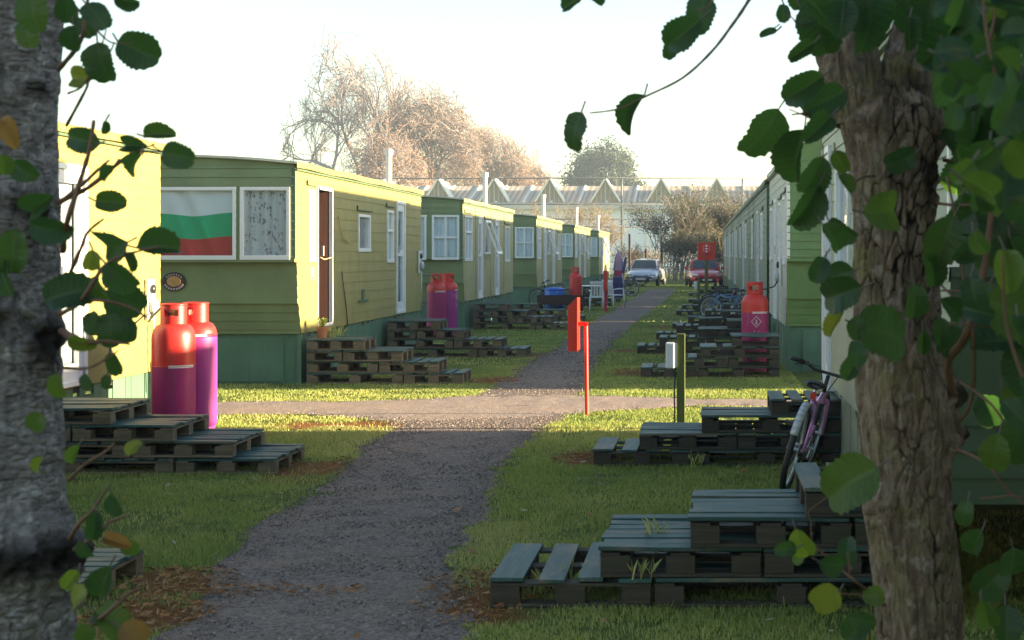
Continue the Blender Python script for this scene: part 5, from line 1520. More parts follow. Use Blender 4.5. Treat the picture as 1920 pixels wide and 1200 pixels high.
def shrub(label, x, y, H, Wd, n, seed, leaf, lsize=.055, stems=9, dens=1.0, name='shrub', Dp=None):
    root = thing(name, label, 'shrub', (x, y, 0), 'scrub at the end of the path'); g = np.random.default_rng(seed); rr = random.Random(seed)
    segs, ends = [], []
    for i in range(stems):
        bx_ = x + rr.uniform(-.4, .4) * Wd; by_ = y + rr.uniform(-.5, .5) * (Dp or 1.5)
        s, e = branch_tree(seed * 31 + i, (bx_, by_, -.1), H * rr.uniform(.75, 1.0), .8, 3, .045, (rr.uniform(-.2, .2), rr.uniform(-.2, .2)), .3, (2, 3), .68)
        mx = max(q.z for q in e); k = H * rr.uniform(.7, 1.0) / mx
        f_ = lambda v: Vector((bx_ + (v.x - bx_) * k, by_ + (v.y - by_) * k, v.z * k))
        segs += [(f_(a), f_(b), r, q) for a, b, r, q in s]; ends += [f_(q) for q in e]
        ends += [f_(a) for a, b, r, q in s if a.z * k > .25]
    seg_mesh('stems', segs, M['twig'], root, 3, .009)
    E = np.array([(e.x, e.y, max(e.z, .1), .20) for e in ends])
    V, Fs, r_, idx = leafcards(E, n, lsize, seed)
    np_mesh('foliage', V, Fs, leaf, root, rnd=np.clip(r_ * .7 + (fbm(V * 1.2, 3, seed) - .45) * 1.2, 0, 1))
# dense scrub behind the cars
for i, (px, yy, top, wpx, n, leaf) in enumerate(((1262, 92, 392, 62, 8200, 'lf_hedge'), (1305, 95, 372, 66, 9500, 'lf_hedge'), (1350, 93, 386, 62, 9000, 'lf_hedge'), (1395, 96, 370, 62, 8200, 'lf_hedge'), (1300, 88, 440, 120, 8200, 'lf_hedge'), (1372, 87, 446, 100, 8000, 'lf_hedge'))):
    lb = ('dense autumn shrub with yellow tips left of the red car', 'tallest autumn shrub above the red square sign', 'tangled autumn shrub right of the red square sign', 'autumn shrub against the far right caravans', 'low dark shrub just behind the gap between the cars', 'low dark shrub behind the red car')[i]
    p = P(px, top, yy); shrub(lb, p[0], yy, p[2] * 1.22, wpx * yy / F * 1.25, int(n * 1.25), 100 + i, M[leaf], lsize=.058, stems=14)
for i, (px, yy, top, wpx, n, leaf, lb) in enumerate(((1178, 95, 452, 46, 700, 'lf_brown', 'thin bare shrub left of the silver car'), (1212, 98, 462, 44, 800, 'lf_brown', 'wispy shrub behind the silver car'), (1082, 108, 372, 70, 2600, 'lf_brown', 'brown-leaved sapling above the far left caravans'), (1135, 106, 392, 60, 1800, 'lf_brown', 'thin brown sapling before the pale building'), (1000, 112, 372, 90, 2600, 'lf_brown', 'brown hedge tree above the third left caravan'))):
    p = P(px, top, yy); shrub(lb, p[0], yy, p[2], wpx * yy / F, n, 130 + i, M[leaf], lsize=.055, stems=7)
# low hedge line below the building
g0 = np.random.default_rng(5)
n = 260; E = np.stack([g0.uniform(-34, 9, n), g0.uniform(99, 102, n), g0.uniform(.1, 1.5, n), np.full(n, .3)], 1)
V, Fs, r_, _ = leafcards(E, 15000, .07, 9)
hg = thing('hedge', 'low dark hedge along the foot of the pale building', 'hedge', (-12, 100.5, 0)); np_mesh('foliage', V, Fs, M['lf_hedge'], hg, rnd=r_ * .6)
E2 = [(Vector((x, 100.5 + random.uniform(-.8, .8), -.1)), Vector((x + random.uniform(-.3, .3), 100.5, 1.3)), .03, .012) for x in np.linspace(-34, 9, 120)]
seg_mesh('stems', E2, M['twig'], hg, 3)
for i, (px, yy, top) in enumerate(((1180, 90, 438), (1211, 84, 466), (1240, 89, 444))):
    p = P(px, top, yy)
    m = MB(); m.tube([(p[0], yy, -.1), (p[0] + .03, yy, p[2] * .5), (p[0], yy, p[2])], [.09, .08, .06], 8)
    tag(m.build('fence_post', M['bench'], None, smooth=True), ('weathered post left of the silver car', 'dark post standing before the silver car windscreen', 'thin post right of the silver car')[i], 'post')
print('far trees', [(a[1], a[2]) for a in info])
# ------------------------------------------------------------------ the two near trees
def mk_bark(name, lo, mid, hi, moss, moss_amt, stretch=.35, scale=26, lichen=None):
    m = NT(name); v = m.coords((1, 1, stretch), rand=False); v1 = m.coords((1, 1, 1), rand=False)
    a = m.noise(v, scale, 8, .7, .8); b = m.noise(v1, 7, 5, .6); f = m.noise(v1, 140, 4, .7)
    vo = m.n('ShaderNodeTexVoronoi'); vo.feature = 'DISTANCE_TO_EDGE'; vo.inputs['Scale'].default_value = scale * 1.3; m.link(v, vo.inputs['Vector'])
    c = m.ramp(a, [(.28, lo), (.5, mid), (.72, hi)])
    c = m.mix(m.math('MULTIPLY', m.rampf(b, .5, .68), moss_amt), c, moss)
    if lichen: c = m.mix(m.math('MULTIPLY', m.rampf(m.noise(v1, 19, 5, .65), .56, .66), .7), c, lichen)
    c = m.mix(m.math('MULTIPLY', m.rampf(f, .45, .75), .45), c, lo)
    at = m.n('ShaderNodeAttribute'); at.attribute_name = 'rnd'
    c = m.mix(m.rampf(at.outputs['Fac'], .35, .9), c, tuple(x * .4 for x in lo))
    h = m.math('ADD', a, m.math('MULTIPLY', f, .25)); h = m.math('ADD', h, m.math('MULTIPLY', m.rampf(vo.outputs['Distance'], 0, .25), .5))
    return m.bsdf(c, .9, normal=m.bump(h, .9, .012), spec=.2)
M['bark_r'] = mk_bark('ridged_brown_bark', (0.06, 0.040, 0.030), (0.22, 0.152, 0.108), (0.43, 0.325, 0.25), (0.25, 0.215, 0.085), .7, .4, 22, lichen=(0.40, 0.335, 0.28))
M['bark_l'] = mk_bark('pale_grey_bark', (0.075, 0.06, 0.055), (0.26, 0.23, 0.225), (0.47, 0.43, 0.42), (0.14, 0.12, 0.07), (.35), 2.0, 17, lichen=(0.60, 0.57, 0.57))
M['barktwig'] = plain('red_brown_twig', (0.16, 0.08, 0.045), .7)
M['barktwig2'] = plain('grey_twig', (0.14, 0.11, 0.10), .8)
def mk_alder():
    m = NT('alder_leaf'); r = m.rnd()
    uv = m.n('ShaderNodeUVMap'); uv.uv_map = 'leafuv'; sp = m.n('ShaderNodeSeparateXYZ'); m.link(uv.outputs[0], sp.inputs[0])
    au = m.math('ABSOLUTE', sp.outputs[0])
    ph = m.math('MULTIPLY', m.math('SUBTRACT', sp.outputs[1], m.math('MULTIPLY', au, .55)), 52)
    vein = m.math('ADD', m.math('MULTIPLY', m.math('SINE', ph), .5), .5)
    vein = m.rampf(vein, .86, 1.0); midr = m.rampf(au, .06, .015); vn = m.math('MAXIMUM', vein, midr)
    c = m.ramp(r, [(0, (0.022, 0.048, 0.031)), (.45, (0.036, 0.074, 0.033)), (.72, (0.075, 0.12, 0.028)), (.9, (0.22, 0.24, 0.03)), (1, (0.30, 0.14, 0.05))])
    v = m.coords((1, 1, 1), rand=False); nz = m.noise(v, 22, 4)
    c = m.mix(m.math('MULTIPLY', m.rampf(nz, .6, .74), .55), c, (0.13, 0.07, 0.025))
    c = m.mix(m.math('MULTIPLY', vn, .35), c, (0.16, 0.20, 0.08))
    t = m.ramp(r, [(0, (0.05, 0.13, 0.025)), (.5, (0.10, 0.21, 0.03)), (.8, (0.30, 0.42, 0.03)), (1, (0.5, 0.28, 0.06))])
    return m.bsdf(c, .42, normal=m.bump(vn, -.35, .004), spec=.4, trans=(t, .48))
M['alder'] = mk_alder()

# one leaf in local space: base at origin, tip towards +Y, length 1; rounded, toothed, blunt or notched tip
QS = (-1, -.86, -.5, -.12, 0, .12, .5, .86, 1)
def leaf_template():
    rows, nq = 18, len(QS)
    V, U, Fs = [], [], []
    for i in range(rows + 1):
        t = i / rows
        s_ = max(0.0, 1 - abs((t - .50) / .50) ** 2.5) ** .5
        wdt = .41 * s_ * (0.93 + .10 * t)
        if i == 0: wdt = .02
        for q in QS:
            xx = q * wdt
            if abs(q) == 1:
                xx *= 1.05 if i % 2 else .95
            yy = t + (.035 * (abs(q) - .4) if t > .8 else 0) + (.02 if (abs(q) == 1 and i % 2) else 0)
            if i == rows: xx = q * .11
            z = .24 * (abs(q) ** 1.3) * wdt - .22 * (t - .35) ** 2 + .018 * math.sin(t * 40) * abs(q)
            V.append((xx, yy, z)); U.append((q * max(wdt, .02), t))
    for i in range(rows):
        for k in range(nq - 1): Fs.append((i * nq + k, i * nq + k + 1, (i + 1) * nq + k + 1, (i + 1) * nq + k))
    return np.array(V), np.array(U), np.array(Fs)
LV, LU, LF = leaf_template()
class Leaves:
    def __init__(s): s.v = []; s.r = []; s.n = 0
    def add(s, base, tip, normal, size, rnd, wide=1.0, curl=0.0):
        b = np.array(base, float); d = np.array(tip, float); d /= np.linalg.norm(d)
        nr = np.array(normal, float); nr = nr - d * nr.dot(d); nr /= np.linalg.norm(nr) + 1e-9
        sd = np.cross(d, nr)
        L = LV.copy(); hsh = math.sin(s.n * 12.9898) * 43758.5453; hsh -= math.floor(hsh); L[:, 2] += np.abs(L[:, 0]) * (hsh * 1.1 - .15) - (hsh * 7 % 1) * .5 * np.maximum(0, L[:, 1] - .45) ** 1.6; L[:, 0] *= (1 - .35 * hsh ** 2); L[:, 0] *= wide; L[:, 2] += curl * (L[:, 1] ** 2) + .05 * np.sin(L[:, 1] * 9 + s.n * 1.7) * L[:, 0] + .04 * np.sin(L[:, 1] * 13 + s.n) * np.abs(L[:, 0]); L[:, 0] += .05 * np.sin(s.n * 2.3) * L[:, 1] ** 2; L[:, 0:1] *= 1 + .07 * np.sin(L[:, 1:2] * 7 + s.n * 3.1)
        s.v.append(b + (L[:, 0:1] * sd + L[:, 1:2] * d + L[:, 2:3] * nr) * size); s.r.append(np.full(len(L), rnd)); s.n += 1
    def build(s, name, parent, stalks=None):
        k = len(LV); V = np.concatenate(s.v); Fs = (np.arange(s.n)[:, None, None] * k + LF[None]).reshape(-1, 4)
        rr, uv, mi = np.concatenate(s.r), np.tile(LU, (s.n, 1)), np.zeros(len(Fs))
        if stalks is not None and stalks.v:
            SF = np.array(stalks.f) + len(V); SV = np.array(stalks.v)
            V = np.concatenate([V, SV]); Fs = np.concatenate([Fs, SF]); rr = np.concatenate([rr, np.full(len(SV), .5)]); uv = np.concatenate([uv, np.zeros((len(SV), 2))]); mi = np.concatenate([mi, np.ones(len(SF))])
        return np_mesh(name, V, Fs, [M['alder'], M['barktwig2']], parent, rnd=rr, uv=uv, smooth=True, midx=mi)

def worley(u, v, nu, seed):
    """F2-F1 of a jittered grid, u wraps after nu cells; also a random value per cell"""
    iu, iv = np.floor(u).astype(np.int64), np.floor(v).astype(np.int64)
    f1 = np.full(u.shape, 9.0); f2 = np.full(u.shape, 9.0); cid = np.zeros(u.shape)
    for du in (-1, 0, 1):
        for dv in (-1, 0, 1):
            cu, cv = iu + du, iv + dv; cw = np.mod(cu, nu); z_ = np.zeros_like(cw)
            ju, jv = _hash(cw, cv, z_, seed), _hash(cw, cv, z_ + 7, seed + 3)
            d = np.hypot(cu + ju - u, cv + jv - v)
            n_ = d < f1
            f2 = np.where(n_, f1, np.minimum(f2, d)); cid = np.where(n_, _hash(cw, cv, z_ + 3, seed + 9), cid); f1 = np.where(n_, d, f1)
    return f2 - f1, cid
def trunk_mesh(name, zs, cx, cy, rr, mat, parent, knots, seed, amp, vert, nseg=160, dz=.010, lobes=.05, crack=None):
    z = np.arange(zs[0], zs[-1], dz); t = np.linspace(0, 2 * np.pi, nseg, endpoint=False)
    X0, Y0, R0 = np.interp(z, zs, cx), np.interp(z, zs, cy), np.interp(z, zs, rr)
    T, Zg = np.meshgrid(t, z); ct, st = np.cos(T), np.sin(T)
    r = np.repeat(R0[:, None], nseg, 1)
    r = r * (1 + lobes * np.cos(T * 3 + Zg * 1.3 + seed) + lobes * .7 * np.cos(T * 2 - Zg * 2.1))
    pn = np.stack([ct * 2.2, st * 2.2, Zg * 2.2], -1)
    r = r + (fbm(pn * 1.4, 4, seed) - .5) * .05
    fur = fbm(np.stack([ct * vert[0], st * vert[0], Zg * vert[1]], -1) + (fbm(pn * 2, 3, seed + 5)[..., None] - .5) * 1.2, 5, seed + 9, .6)
    ridg = 1 - np.abs(fur - .5) * 2
    r = r + (ridg - .75) * amp
    dark = np.clip((ridg - .86) * -1.2, 0, 1) * 0 
    for (ang, kz, kr, kw, kh, dk) in knots:   # angle, height, bulge, width(rad), height, darkness
        da = np.angle(np.exp(1j * (T - ang)))
        q = np.exp(-(da / kw) ** 2 - ((Zg - kz) / kh) ** 2)
        rough = fbm(np.stack([ct * 6, st * 6, Zg * 26], -1), 4, seed + 3)
        r = r + kr * q * (.7 + .9 * (rough - .3)) + q * (rough - .5) * .065 * (1 if dk else .3)
        dark = np.maximum(dark, dk * q)
    if crack:
        nu, hz, am, dk = crack
        wob = fbm(np.stack([ct * 3, st * 3, Zg * 9], -1), 3, seed + 31) - .5
        w_, cid = worley(T / (2 * np.pi) * nu + wob * 1.6, Zg / hz + wob * 1.2, nu, seed)
        ck = 1 - np.clip(w_ / .22, 0, 1); ck = ck * ck * (3 - 2 * ck)
        patch = np.clip((fbm(np.stack([ct * 1.6, st * 1.6, Zg * 1.7], -1), 3, seed + 41) - .36) * 4, .12, 1)
        r = r - am * ck * patch + am * .7 * (cid - .5) * patch
        dark = np.maximum(dark, ck * dk * patch)
    V = np.stack([X0[:, None] + r * ct, Y0[:, None] + r * st, Zg], -1).reshape(-1, 3)
    nz = len(z); i = np.arange(nz - 1)[:, None] * nseg; j = np.arange(nseg)[None]
    Fs = np.stack([i + j, i + (j + 1) % nseg, i + nseg + (j + 1) % nseg, i + nseg + j], -1).reshape(-1, 4)
    return np_mesh(name, V, Fs, mat, parent, rnd=dark.ravel(), smooth=True)

def twigs(parent, lines, mat, name='branch'):
    for pts, r0, r1 in lines:
        P_ = [Vector(p) for p in pts]; out = []; rad = []
        n = len(P_)
        for i in range(n - 1):            # smooth the line
            a, b, c, d = P_[max(i - 1, 0)], P_[i], P_[i + 1], P_[min(i + 2, n - 1)]
            for k in range(5):
                t = k / 5
                out.append(0.5 * ((2 * b) + (c - a) * t + (2 * a - 5 * b + 4 * c - d) * t * t + (3 * b - a - 3 * c + d) * t ** 3))
        out.append(P_[-1]); m = len(out)
        for i in range(m): rad.append((r0 + (r1 - r0) * i / (m - 1)) * (1 + .12 * math.sin(i * 2.1)))
        mb = MB(); mb.tube(out, rad, 8); mb.build(name, mat, parent, smooth=True)

def px_leaves(Lv, items, depth, jitter, seed, petiole=None):
    """leaf: centre px, centre py, length px, direction of the tip in the picture (deg, 90 = down), tone, tilt"""
    g = random.Random(seed)
    for it in items:
        px, py, ln, ang, tone = it[:5]; tilt = it[5] if len(it) > 5 else g.uniform(-.5, .5); wide = it[6] if len(it) > 6 else g.uniform(.9, 1.15)
        d = depth + g.uniform(-jitter, jitter) + (it[7] if len(it) > 7 else 0)
        ln = ln * g.uniform(.84, 1.02)
        px += g.uniform(-5, 5); ang += g.uniform(-14, 14)
        size = ln * d / F / max(.6, math.cos(tilt * .8))
        c = Vector(P(px, py, d)); a = R(ang)
        tip = Vector((math.cos(a), math.sin(tilt) * .8, -math.sin(a))).normalized()
        nr = Vector((g.gauss(0, .35), -1, g.gauss(0.25, .35)))
        if len(it) > 6 and it[6] < .6: nr = Vector((.2, -.25, 1))
        base = c - tip * size * .5
        Lv.add(base, tip, nr, size, tone, wide if wide >= .6 else 1.0, g.uniform(-.25, .12))
        if petiole is not None: petiole.append(([base - tip * size * .22 + Vector((g.uniform(-.01, .01), 0, .008)), base, base + tip * size * .05], .0022, .0016))

# ---- left tree: pale trunk, dark knots
DL = 3.5
tl = thing('alder_tree', 'pale grey alder trunk with dark knots at the left edge of the view', 'tree', (P(10, 0, DL)[0], DL, 0), 'alders framing the view')
zs = [-.1, .3, .8, 1.4, 2.0, 2.6, 3.4, 4.6]
pxs = [24, 18, 12, 6, -2, 14, 22, 30]; prs = [140, 128, 112, 98, 108, 112, 100, 70]
cx = [P(q, 0, DL)[0] for q in pxs]
def zpx(py, d): return EYE - (py - VY) * d / F
trunk_mesh('trunk', zs, cx, [DL + .02 * math.sin(z * 2) for z in zs], [q * DL / F for q in prs], M['bark_l'], tl,
           [(R(-25), zpx(1030, DL), .060, .85, .075, 1), (R(-60), zpx(1030, DL), .02, .8, .06, 1), (R(-22), zpx(640, DL), .040, .5, .10, 1), (R(-75), zpx(600, DL), .015, .5, .09, .9), (R(-35), zpx(400, DL), .028, .5, .06, .9),
            (R(-28), zpx(175, DL), .010, .4, .03, .8), (R(-110), zpx(120, DL), .012, .6, .08, .9), (R(-15), zpx(860, DL), .012, .5, .07, .0), (R(-120), zpx(820, DL), .015, .5, .08, .9), (R(-85), zpx(10, DL), .012, .6, .06, .9), (R(-130), zpx(1180, DL), .02, .5, .05, .8)],
           5, .010, (3.0, 5.0), nseg=220, dz=.007, lobes=.03, crack=(22, .035, .0035, .7))
Dl = 3.15
def Q(px, py, d=Dl): return Vector(P(px, py, d))
Lv = Leaves(); pet = []
LEFT = [(178, 25, 62, 55, .25), (236, 2, 46, 20, .25), (160, 52, 44, 70, .25), (136, 72, 50, 90, .2), (192, 116, 78, 80, .25, .1), (255, 95, 82, 12, .3, .1), (150, 147, 56, 175, .86, .2), (128, 20, 60, 110, .2),
        (150, 262, 78, 178, .35, 0), (197, 239, 28, 100, .2), (252, 272, 62, 185, .35), (297, 250, 60, -25, .55, 0), (331, 291, 64, 25, .4, 0), (252, 308, 56, 115, .5), (205, 325, 38, 130, .5), (208, 378, 64, 5, .55), 
        (72, 385, 92, 150, .4), (30, 470, 85, 100, .55), (10, 520, 80, 70, .5), (200, 463, 80, 172, .35, .9), (300, 462, 64, 0, .4, .9), (168, 488, 40, 90, .84, 0), (225, 518, 74, 45, .3, .5), (186, 538, 48, 90, .6), (238, 566, 72, 32, .25, .5), 
        (130, 548, 95, -10, .15), (95, 430, 80, 20, .15), (208, 622, 66, -75, .3), (176, 608, 50, 250, .3), (240, 622, 52, -80, .3), (150, 642, 58, 10, .8), (218, 682, 54, 60, .35), (195, 715, 30, 90, .3), (105, 724, 52, 100, .66, 0),
        (70, 792, 50, 120, .6), (158, 716, 34, 70, .35), (140, 852, 44, 100, .62, 0), (75, 872, 40, 130, .82), (246, 840, 36, -60, .85), (175, 985, 60, 100, .12), (216, 945, 46, 60, .12), (212, 1015, 52, 0, 1.0), (242, 1025, 44, 60, .6), 
        (155, 1032, 40, 90, .3), (200, 1092, 70, 115, .25), (132, 1088, 40, 130, .8), (150, 1120, 56, 150, .85), (205, 1165, 90, 20, .62), (250, 1188, 60, 30, 1.0), (160, 1190, 50, 100, .6), (60, 20, 80, 80, .55), (55, 60, 60, 90, .6), (12, 245, 60, 60, 1.0), (8, 310, 44, 90, .62), (40, 320, 60, 30, .45), (245, 490, 40, 60, .3)]
px_leaves(Lv, LEFT, Dl, .18, 3, pet)
ltw = [([Q(118, 470, 3.4), Q(125, 420), Q(150, 340), Q(168, 280), Q(176, 225)], .0075, .004), ([Q(112, 380, 3.4), Q(150, 350), Q(182, 320), Q(205, 300)], .006, .0025), ([Q(108, 380, 3.4), Q(165, 352), Q(230, 300), Q(262, 285), Q(300, 285)], .0065, .002),
       ([Q(125, 235, 3.4), Q(160, 170), Q(168, 150), Q(200, 110), Q(215, 78)], .004, .0015), ([Q(128, 175, 3.4), Q(160, 155), Q(192, 80), Q(200, 50)], .003, .0012), ([Q(140, 10, 3.4), Q(180, 55), Q(210, 80), Q(250, 80)], .003, .0012), ([Q(110, 560, 3.4), Q(150, 470), Q(165, 435), Q(195, 410)], .0055, .0025),
       ([Q(110, 590, 3.4), Q(150, 565), Q(195, 500), Q(235, 478), Q(300, 462)], .006, .002), ([Q(112, 590, 3.4), Q(170, 563), Q(240, 575), Q(275, 595)], .005, .002), ([Q(115, 620, 3.4), Q(160, 640), Q(200, 640), Q(240, 645)], .008, .002), ([Q(120, 690, 3.4), Q(165, 690), Q(200, 672), Q(225, 655)], .004, .0015),
       ([Q(130, 1010, 3.4), Q(150, 980), Q(175, 955), Q(200, 915)], .006, .0025), ([Q(140, 1030, 3.4), Q(185, 1000), Q(205, 980), Q(245, 965)], .006, .002), ([Q(145, 1190, 3.4), Q(200, 1150), Q(240, 1115), Q(260, 1105)], .007, .002), ([Q(130, 900, 3.4), Q(160, 870), Q(200, 845), Q(215, 830)], .005, .002), ([Q(110, 130, 3.4), Q(150, 80), Q(160, 30), Q(170, -40)], .006, .003)]
twigs(tl, ltw, M['barktwig'])
twigs(tl, pet[:], M['barktwig2'], 'leaf_stalk') if False else None
mb = MB()
for pts, a, b in pet: mb.tube(pts, [a, a, b], 4, False)
stl = mb
# crown above the picture
def crown(Lv, parent, x, y, z0, z1, rad, n, seed, mat):
    g = random.Random(seed); lines = []
    for i in range(14):
        a = g.uniform(0, 6.28); z = g.uniform(z0, z1); l = rad * g.uniform(.5, 1)
        p = [Vector((x, y, z - .2)), Vector((x + math.cos(a) * l * .4, y + math.sin(a) * l * .4, z + .15)), Vector((x + math.cos(a + .2) * l, y + math.sin(a + .2) * l, z + .35))]
        lines.append((p, .012, .003))
        for k in range(n // 14):
            t = g.uniform(.3, 1); q = p[1].lerp(p[2], t) + Vector((g.gauss(0, .12), g.gauss(0, .12), g.gauss(0, .12)))
            Lv.add(q, Vector((g.gauss(0, 1), g.gauss(0, 1), g.gauss(-.5, .5))), Vector((g.gauss(0, .5), g.gauss(0, .5), 1)), g.uniform(.06, .10), min(.8, abs(g.gauss(.35, .2))))
    twigs(parent, lines, mat)
crown(Lv, tl, cx[-2], DL, 3.1, 4.4, 1.2, 240, 61, M['barktwig2'])
Lv.build('foliage', tl, stl)

# ---- right tree: ridged trunk, forked top, many leaves
DR = 4.25
tr_ = thing('alder_tree', 'ridged brown alder trunk in leaf on the right, before the near caravan', 'tree', (P(1730, 0, DR)[0], DR, 0), 'alders framing the view')
pys = [1560, 1200, 1100, 1000, 900, 800, 700, 600, 500, 400, 300, 230, 190, 150]
pl_ = [1640, 1655, 1648, 1632, 1626, 1612, 1602, 1602, 1600, 1596, 1588, 1572, 1600, 1640]
pr_ = [1835, 1800, 1795, 1792, 1784, 1796, 1778, 1758, 1748, 1746, 1752, 1762, 1740, 1690]
trunk_mesh('trunk', [zpx(p, DR) for p in pys], [P((a + b) / 2, 0, DR)[0] for a, b in zip(pl_, pr_)], [DR] * len(pys), [(b - a) / 2 * DR / F for a, b in zip(pl_, pr_)], M['bark_r'], tr_,
           [(R(-150), zpx(955, DR), .026, .55, .055, .15), (R(-110), zpx(930, DR), .012, .4, .04, .1), (R(-15), zpx(735, DR), .028, .45, .05, .9), (R(-10), zpx(815, DR), .03, .5, .04, .9), (R(-100), zpx(160, DR), .02, .8, .12, .7), (R(-40), zpx(330, DR), .02, .7, .12, .8), (R(-165), zpx(760, DR), .006, .3, .03, .2)],
           23, .020, (2.6, 1.9), nseg=260, dz=.006, lobes=.035, crack=(26, .085, .0085, .95))
trunk_mesh('stem', [zpx(p, DR) for p in (235, 100, 0, -120, -400)], [P(q, 0, DR)[0] for q in (1612, 1588, 1568, 1540, 1500)], [DR] * 5, [q * DR / F for q in (58, 56, 54, 50, 34)], M['bark_r'], tr_, [], 27, .012, (3.4, 1.5), nseg=150, dz=.007, lobes=.02, crack=(18, .09, .004, .6))
trunk_mesh('stem', [zpx(p, DR) for p in (250, 120, 20, -120, -400)], [P(q, 0, DR)[0] for q in (1705, 1700, 1725, 1770, 1840)], [DR, DR + .02, DR + .05, DR + .1, DR + .2], [q * DR / F for q in (58, 46, 40, 36, 26)], M['bark_r'], tr_, [(R(-90), zpx(170, DR), .012, .8, .08, .8)], 29, .012, (3.4, 1.5), nseg=150, dz=.007, lobes=.02, crack=(16, .08, .007, .95))
trunk_mesh('stem', [zpx(p, DR) for p in (320, 250, 180, 60, -200)], [P(q, 0, DR)[0] for q in (1715, 1760, 1775, 1800, 1850)], [DR + .03] * 5, [q * DR / F for q in (34, 30, 26, 24, 18)], M['bark_r'], tr_, [], 30, .010, (3.4, 1.5), nseg=90, lobes=.02)
Dr = 3.75
def Q2(px, py, d=Dr): return Vector(P(px, py, d))
Lr = Leaves(); pet = []
RIGHT = [(1072, 243, 84, 128, .30, .1), (1188, 213, 96, 117, .22, .3, .62), (1310, 22, 70, 110, .22), (1285, 62, 92, 148, .25), (1262, 85, 50, 100, .25), (1072, 6, 50, 170, .25), (1120, -6, 40, 30, .25), (1472, 24, 34, 90, .3), (1440, 62, 36, 155, .25, 0, .62), (1500, -8, 50, 80, .3),
         (1507, 95, 60, 140, .35, 0), (1508, 165, 88, 155, .45, .1), (1432, 250, 118, 125, .50, .1), (1500, 292, 120, 112, .42, .2), (1535, 240, 80, 130, .4), (1525, 330, 90, 105, .35, .2), (1492, 170, 60, 160, .4), (1545, 190, 90, 140, .35), (1580, 303, 46, 60, .68, 0), (1588, 342, 46, 40, .55, 0),
         (1512, 388, 96, 108, .30, .3), (1560, 445, 72, 60, .5, .2), (1585, 430, 60, 20, .45), (1540, 505, 50, 120, .12), (1572, 515, 60, 170, .3, .6), (1580, 552, 76, 172, .3, .8), (1572, 605, 70, 125, .88, .4, .62), (1655, 622, 112, 0, .42, .5), (1610, 615, 50, 100, .5), (1718, 565, 74, 85, .42, .1), (1728, 642, 50, 80, .5),
         (1600, 690, 50, 110, .4), (1612, 665, 50, 280, .35), (1660, 395, 84, 5, .6, .7), (1632, 32, 130, 75, .16, .2), (1710, 20, 90, 80, .14), (1785, 75, 150, 125, .10, .1), (1702, 60, 64, 100, .3), (1745, 35, 80, 90, .2), (1830, 60, 130, 130, .1), (1880, 30, 120, 100, .7), (1905, 95, 110, 100, .2),
         (1882, 150, 165, 70, .12, .1), (1800, 160, 110, 100, .15), (1845, 235, 120, 90, .14), (1900, 255, 120, 80, .15), (1870, 330, 110, 100, .3), (1910, 330, 90, 80, .3), (1820, 300, 80, 100, .45), (1690, 300, 70, 160, .12, .4), (1800, 390, 70, 110, .4), (1880, 430, 110, 95, .3), (1908, 480, 90, 80, .5), (1850, 400, 90, 70, .3),
         (1770, 450, 100, 105, .52, .2), (1755, 500, 80, 80, .35), (1812, 470, 60, 120, .2), (1900, 590, 130, 20, .62, .4), (1880, 640, 120, 170, .15, .3), (1840, 560, 70, 100, .5), (1915, 690, 100, 100, .3), (1790, 640, 60, 130, .4), (1780, 580, 60, 50, .2, .4), (1900, 760, 90, 60, .6), (1870, 850, 80, 100, .65), (1905, 830, 100, 95, .5), (1760, 620, 50, 80, .4),
         (1592, 905, 132, 158, .62, .35), (1507, 1020, 62, 62, .8, .1), (1590, 1035, 60, 268, .12, .2), (1555, 1058, 50, 10, .2, .6), (1478, 1030, 44, 190, .45), (1495, 1048, 30, 130, .7), (1550, 1122, 72, 160, .85, .4), (1635, 1118, 48, 5, .68), (1610, 1182, 70, 140, .45), (1620, 1165, 50, 200, .3), (1830, 1020, 70, 110, .5), (1862, 1090, 100, 120, .4), (1900, 1060, 70, 90, .3), (1845, 1150, 60, 70, .6), (1890, 1170, 80, 100, .3), (1810, 960, 50, 120, .5)]
px_leaves(Lr, RIGHT, Dr, .2, 9, pet)
g = random.Random(88)
for i in range(140):   # the mass of leaves on the right
    px, py = g.uniform(1770, 1990), g.uniform(-60, 860) if g.random() < .5 else g.uniform(-60, 400)
    if px < 1825 and 330 < py: continue
    if 560 < py and g.random() < .55: continue
    px_leaves(Lr, [(px, py, g.uniform(45, 88), g.gauss(95, 50), min(1, max(0, g.gauss(.30, .20))), g.gauss(0, .6))], (Dr + g.uniform(-.1, .9) if i % 5 < 2 else g.uniform(2.1, 2.9)), .05, i + 500, pet if i % 2 else None)
for i in range(9):
    px, py = g.uniform(1500, 1600), g.uniform(-70, 60)
    px_leaves(Lr, [(px, py, g.uniform(60, 110), g.gauss(90, 40), min(1, max(0, g.gauss(.25, .15))), g.gauss(0, .4))], Dr, .2, i + 900, pet)
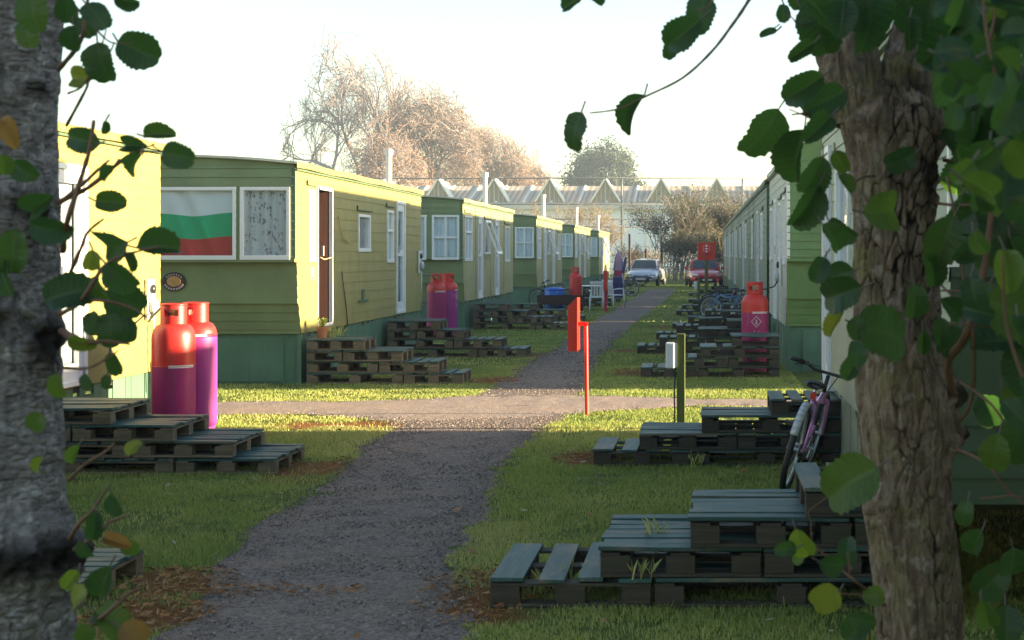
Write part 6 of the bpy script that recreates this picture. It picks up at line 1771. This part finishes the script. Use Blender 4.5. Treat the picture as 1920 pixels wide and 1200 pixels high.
Lt = [([Q2(1990, 380, 2.5), Q2(1930, 300, 2.45), Q2(1880, 190, 2.4), Q2(1850, 60, 2.4), Q2(1840, -60, 2.4)], .005, .002), ([Q2(2000, 900, 2.5), Q2(1940, 760, 2.5), Q2(1890, 620, 2.5), Q2(1880, 480, 2.45)], .005, .002), ([Q2(1440, -60), Q2(1398, 10), Q2(1372, 48), Q2(1335, 96), Q2(1280, 146), Q2(1212, 180), Q2(1160, 204), Q2(1105, 212)], .005, .0018), ([Q2(1345, -30), Q2(1335, 5), Q2(1310, 20)], .003, .0015), ([Q2(1530, 40, 4.1), Q2(1500, 45), Q2(1482, 30)], .003, .0015), ([Q2(1462, 45), Q2(1448, 55), Q2(1425, 68)], .002, .001),
      ([Q2(1560, 215, 4.2), Q2(1520, 212), Q2(1485, 215)], .004, .002), ([Q2(1575, 240, 4.2), Q2(1530, 225), Q2(1480, 205)], .003, .0015), ([Q2(1790, 745, 4.2), Q2(1778, 680, 4.0), Q2(1812, 625), Q2(1842, 520), Q2(1855, 430), Q2(1868, 330), Q2(1872, 200), Q2(1890, 60), Q2(1900, -80)], .0125, .006), ([Q2(1790, 800, 4.2), Q2(1822, 750, 4.0), Q2(1826, 640), Q2(1810, 560), Q2(1800, 450), Q2(1775, 330)], .006, .003),
      ([Q2(1800, 715, 4.0), Q2(1860, 760), Q2(1905, 830), Q2(1950, 900)], .004, .002), ([Q2(1790, 840, 4.1), Q2(1850, 870), Q2(1890, 920), Q2(1940, 960)], .005, .002), ([Q2(1840, 935), Q2(1870, 932), Q2(1905, 930), Q2(1960, 945)], .0035, .002), ([Q2(1760, 530, 4.1), Q2(1790, 560), Q2(1815, 590)], .0035, .002), ([Q2(1750, 545, 4.2), Q2(1790, 545), Q2(1850, 548)], .003, .002),
      ([Q2(1755, 605, 4.2), Q2(1800, 606), Q2(1860, 615)], .003, .002), ([Q2(1660, 1135, 4.1), Q2(1615, 1098), Q2(1580, 1070), Q2(1545, 1040), Q2(1512, 1005)], .0045, .002), ([Q2(1615, 1115), Q2(1570, 1115), Q2(1530, 1130)], .0025, .0015), ([Q2(1592, 1085), Q2(1592, 1060), Q2(1588, 1035)], .0025, .0015), ([Q2(1522, 1010), Q2(1520, 980), Q2(1520, 955), Q2(1580, 915)], .002, .0012),
      ([Q2(1640, 330, 4.1), Q2(1620, 332, 4.0), Q2(1598, 345)], .004, .002), ([Q2(1770, 300, 4.2), Q2(1830, 320, 4.0), Q2(1900, 420)], .006, .003), ([Q2(1780, 200, 4.2), Q2(1830, 150), Q2(1860, 60), Q2(1870, -40)], .007, .004), ([Q2(1750, 380, 4.2), Q2(1810, 385), Q2(1880, 370)], .005, .003), ([Q2(1630, 1200, 4.1), Q2(1632, 1160, 4.0), Q2(1630, 1145, 4.0)], .004, .002)]
twigs(tr_, Lt, M['barktwig'])
mb = MB()
for pts, a, b in pet: mb.tube(pts, [a, a, b], 4, False)
str_ = mb
crown(Lr, tr_, P(1640, 0, DR)[0], DR, 3.0, 4.4, 1.3, 300, 62, M['barktwig2'])
Lr.build('foliage', tr_, str_)
# ------------------------------------------------------------------ haze
m = MB(); m.box(-178, 178, -48, 338, -1.3, 30)
hz = bpy.data.materials.new('autumn_haze'); hz.use_nodes = True; t = hz.node_tree; t.nodes.clear()
o_ = t.nodes.new('ShaderNodeOutputMaterial'); pv = t.nodes.new('ShaderNodeVolumePrincipled')
pv.inputs['Color'].default_value = (0.66, 0.82, 1.0, 1); pv.inputs['Density'].default_value = 0.0008; pv.inputs['Anisotropy'].default_value = 0.25
t.links.new(pv.outputs[0], o_.inputs['Volume'])
ho = m.build('haze', hz, None); ho['kind'] = 'stuff'
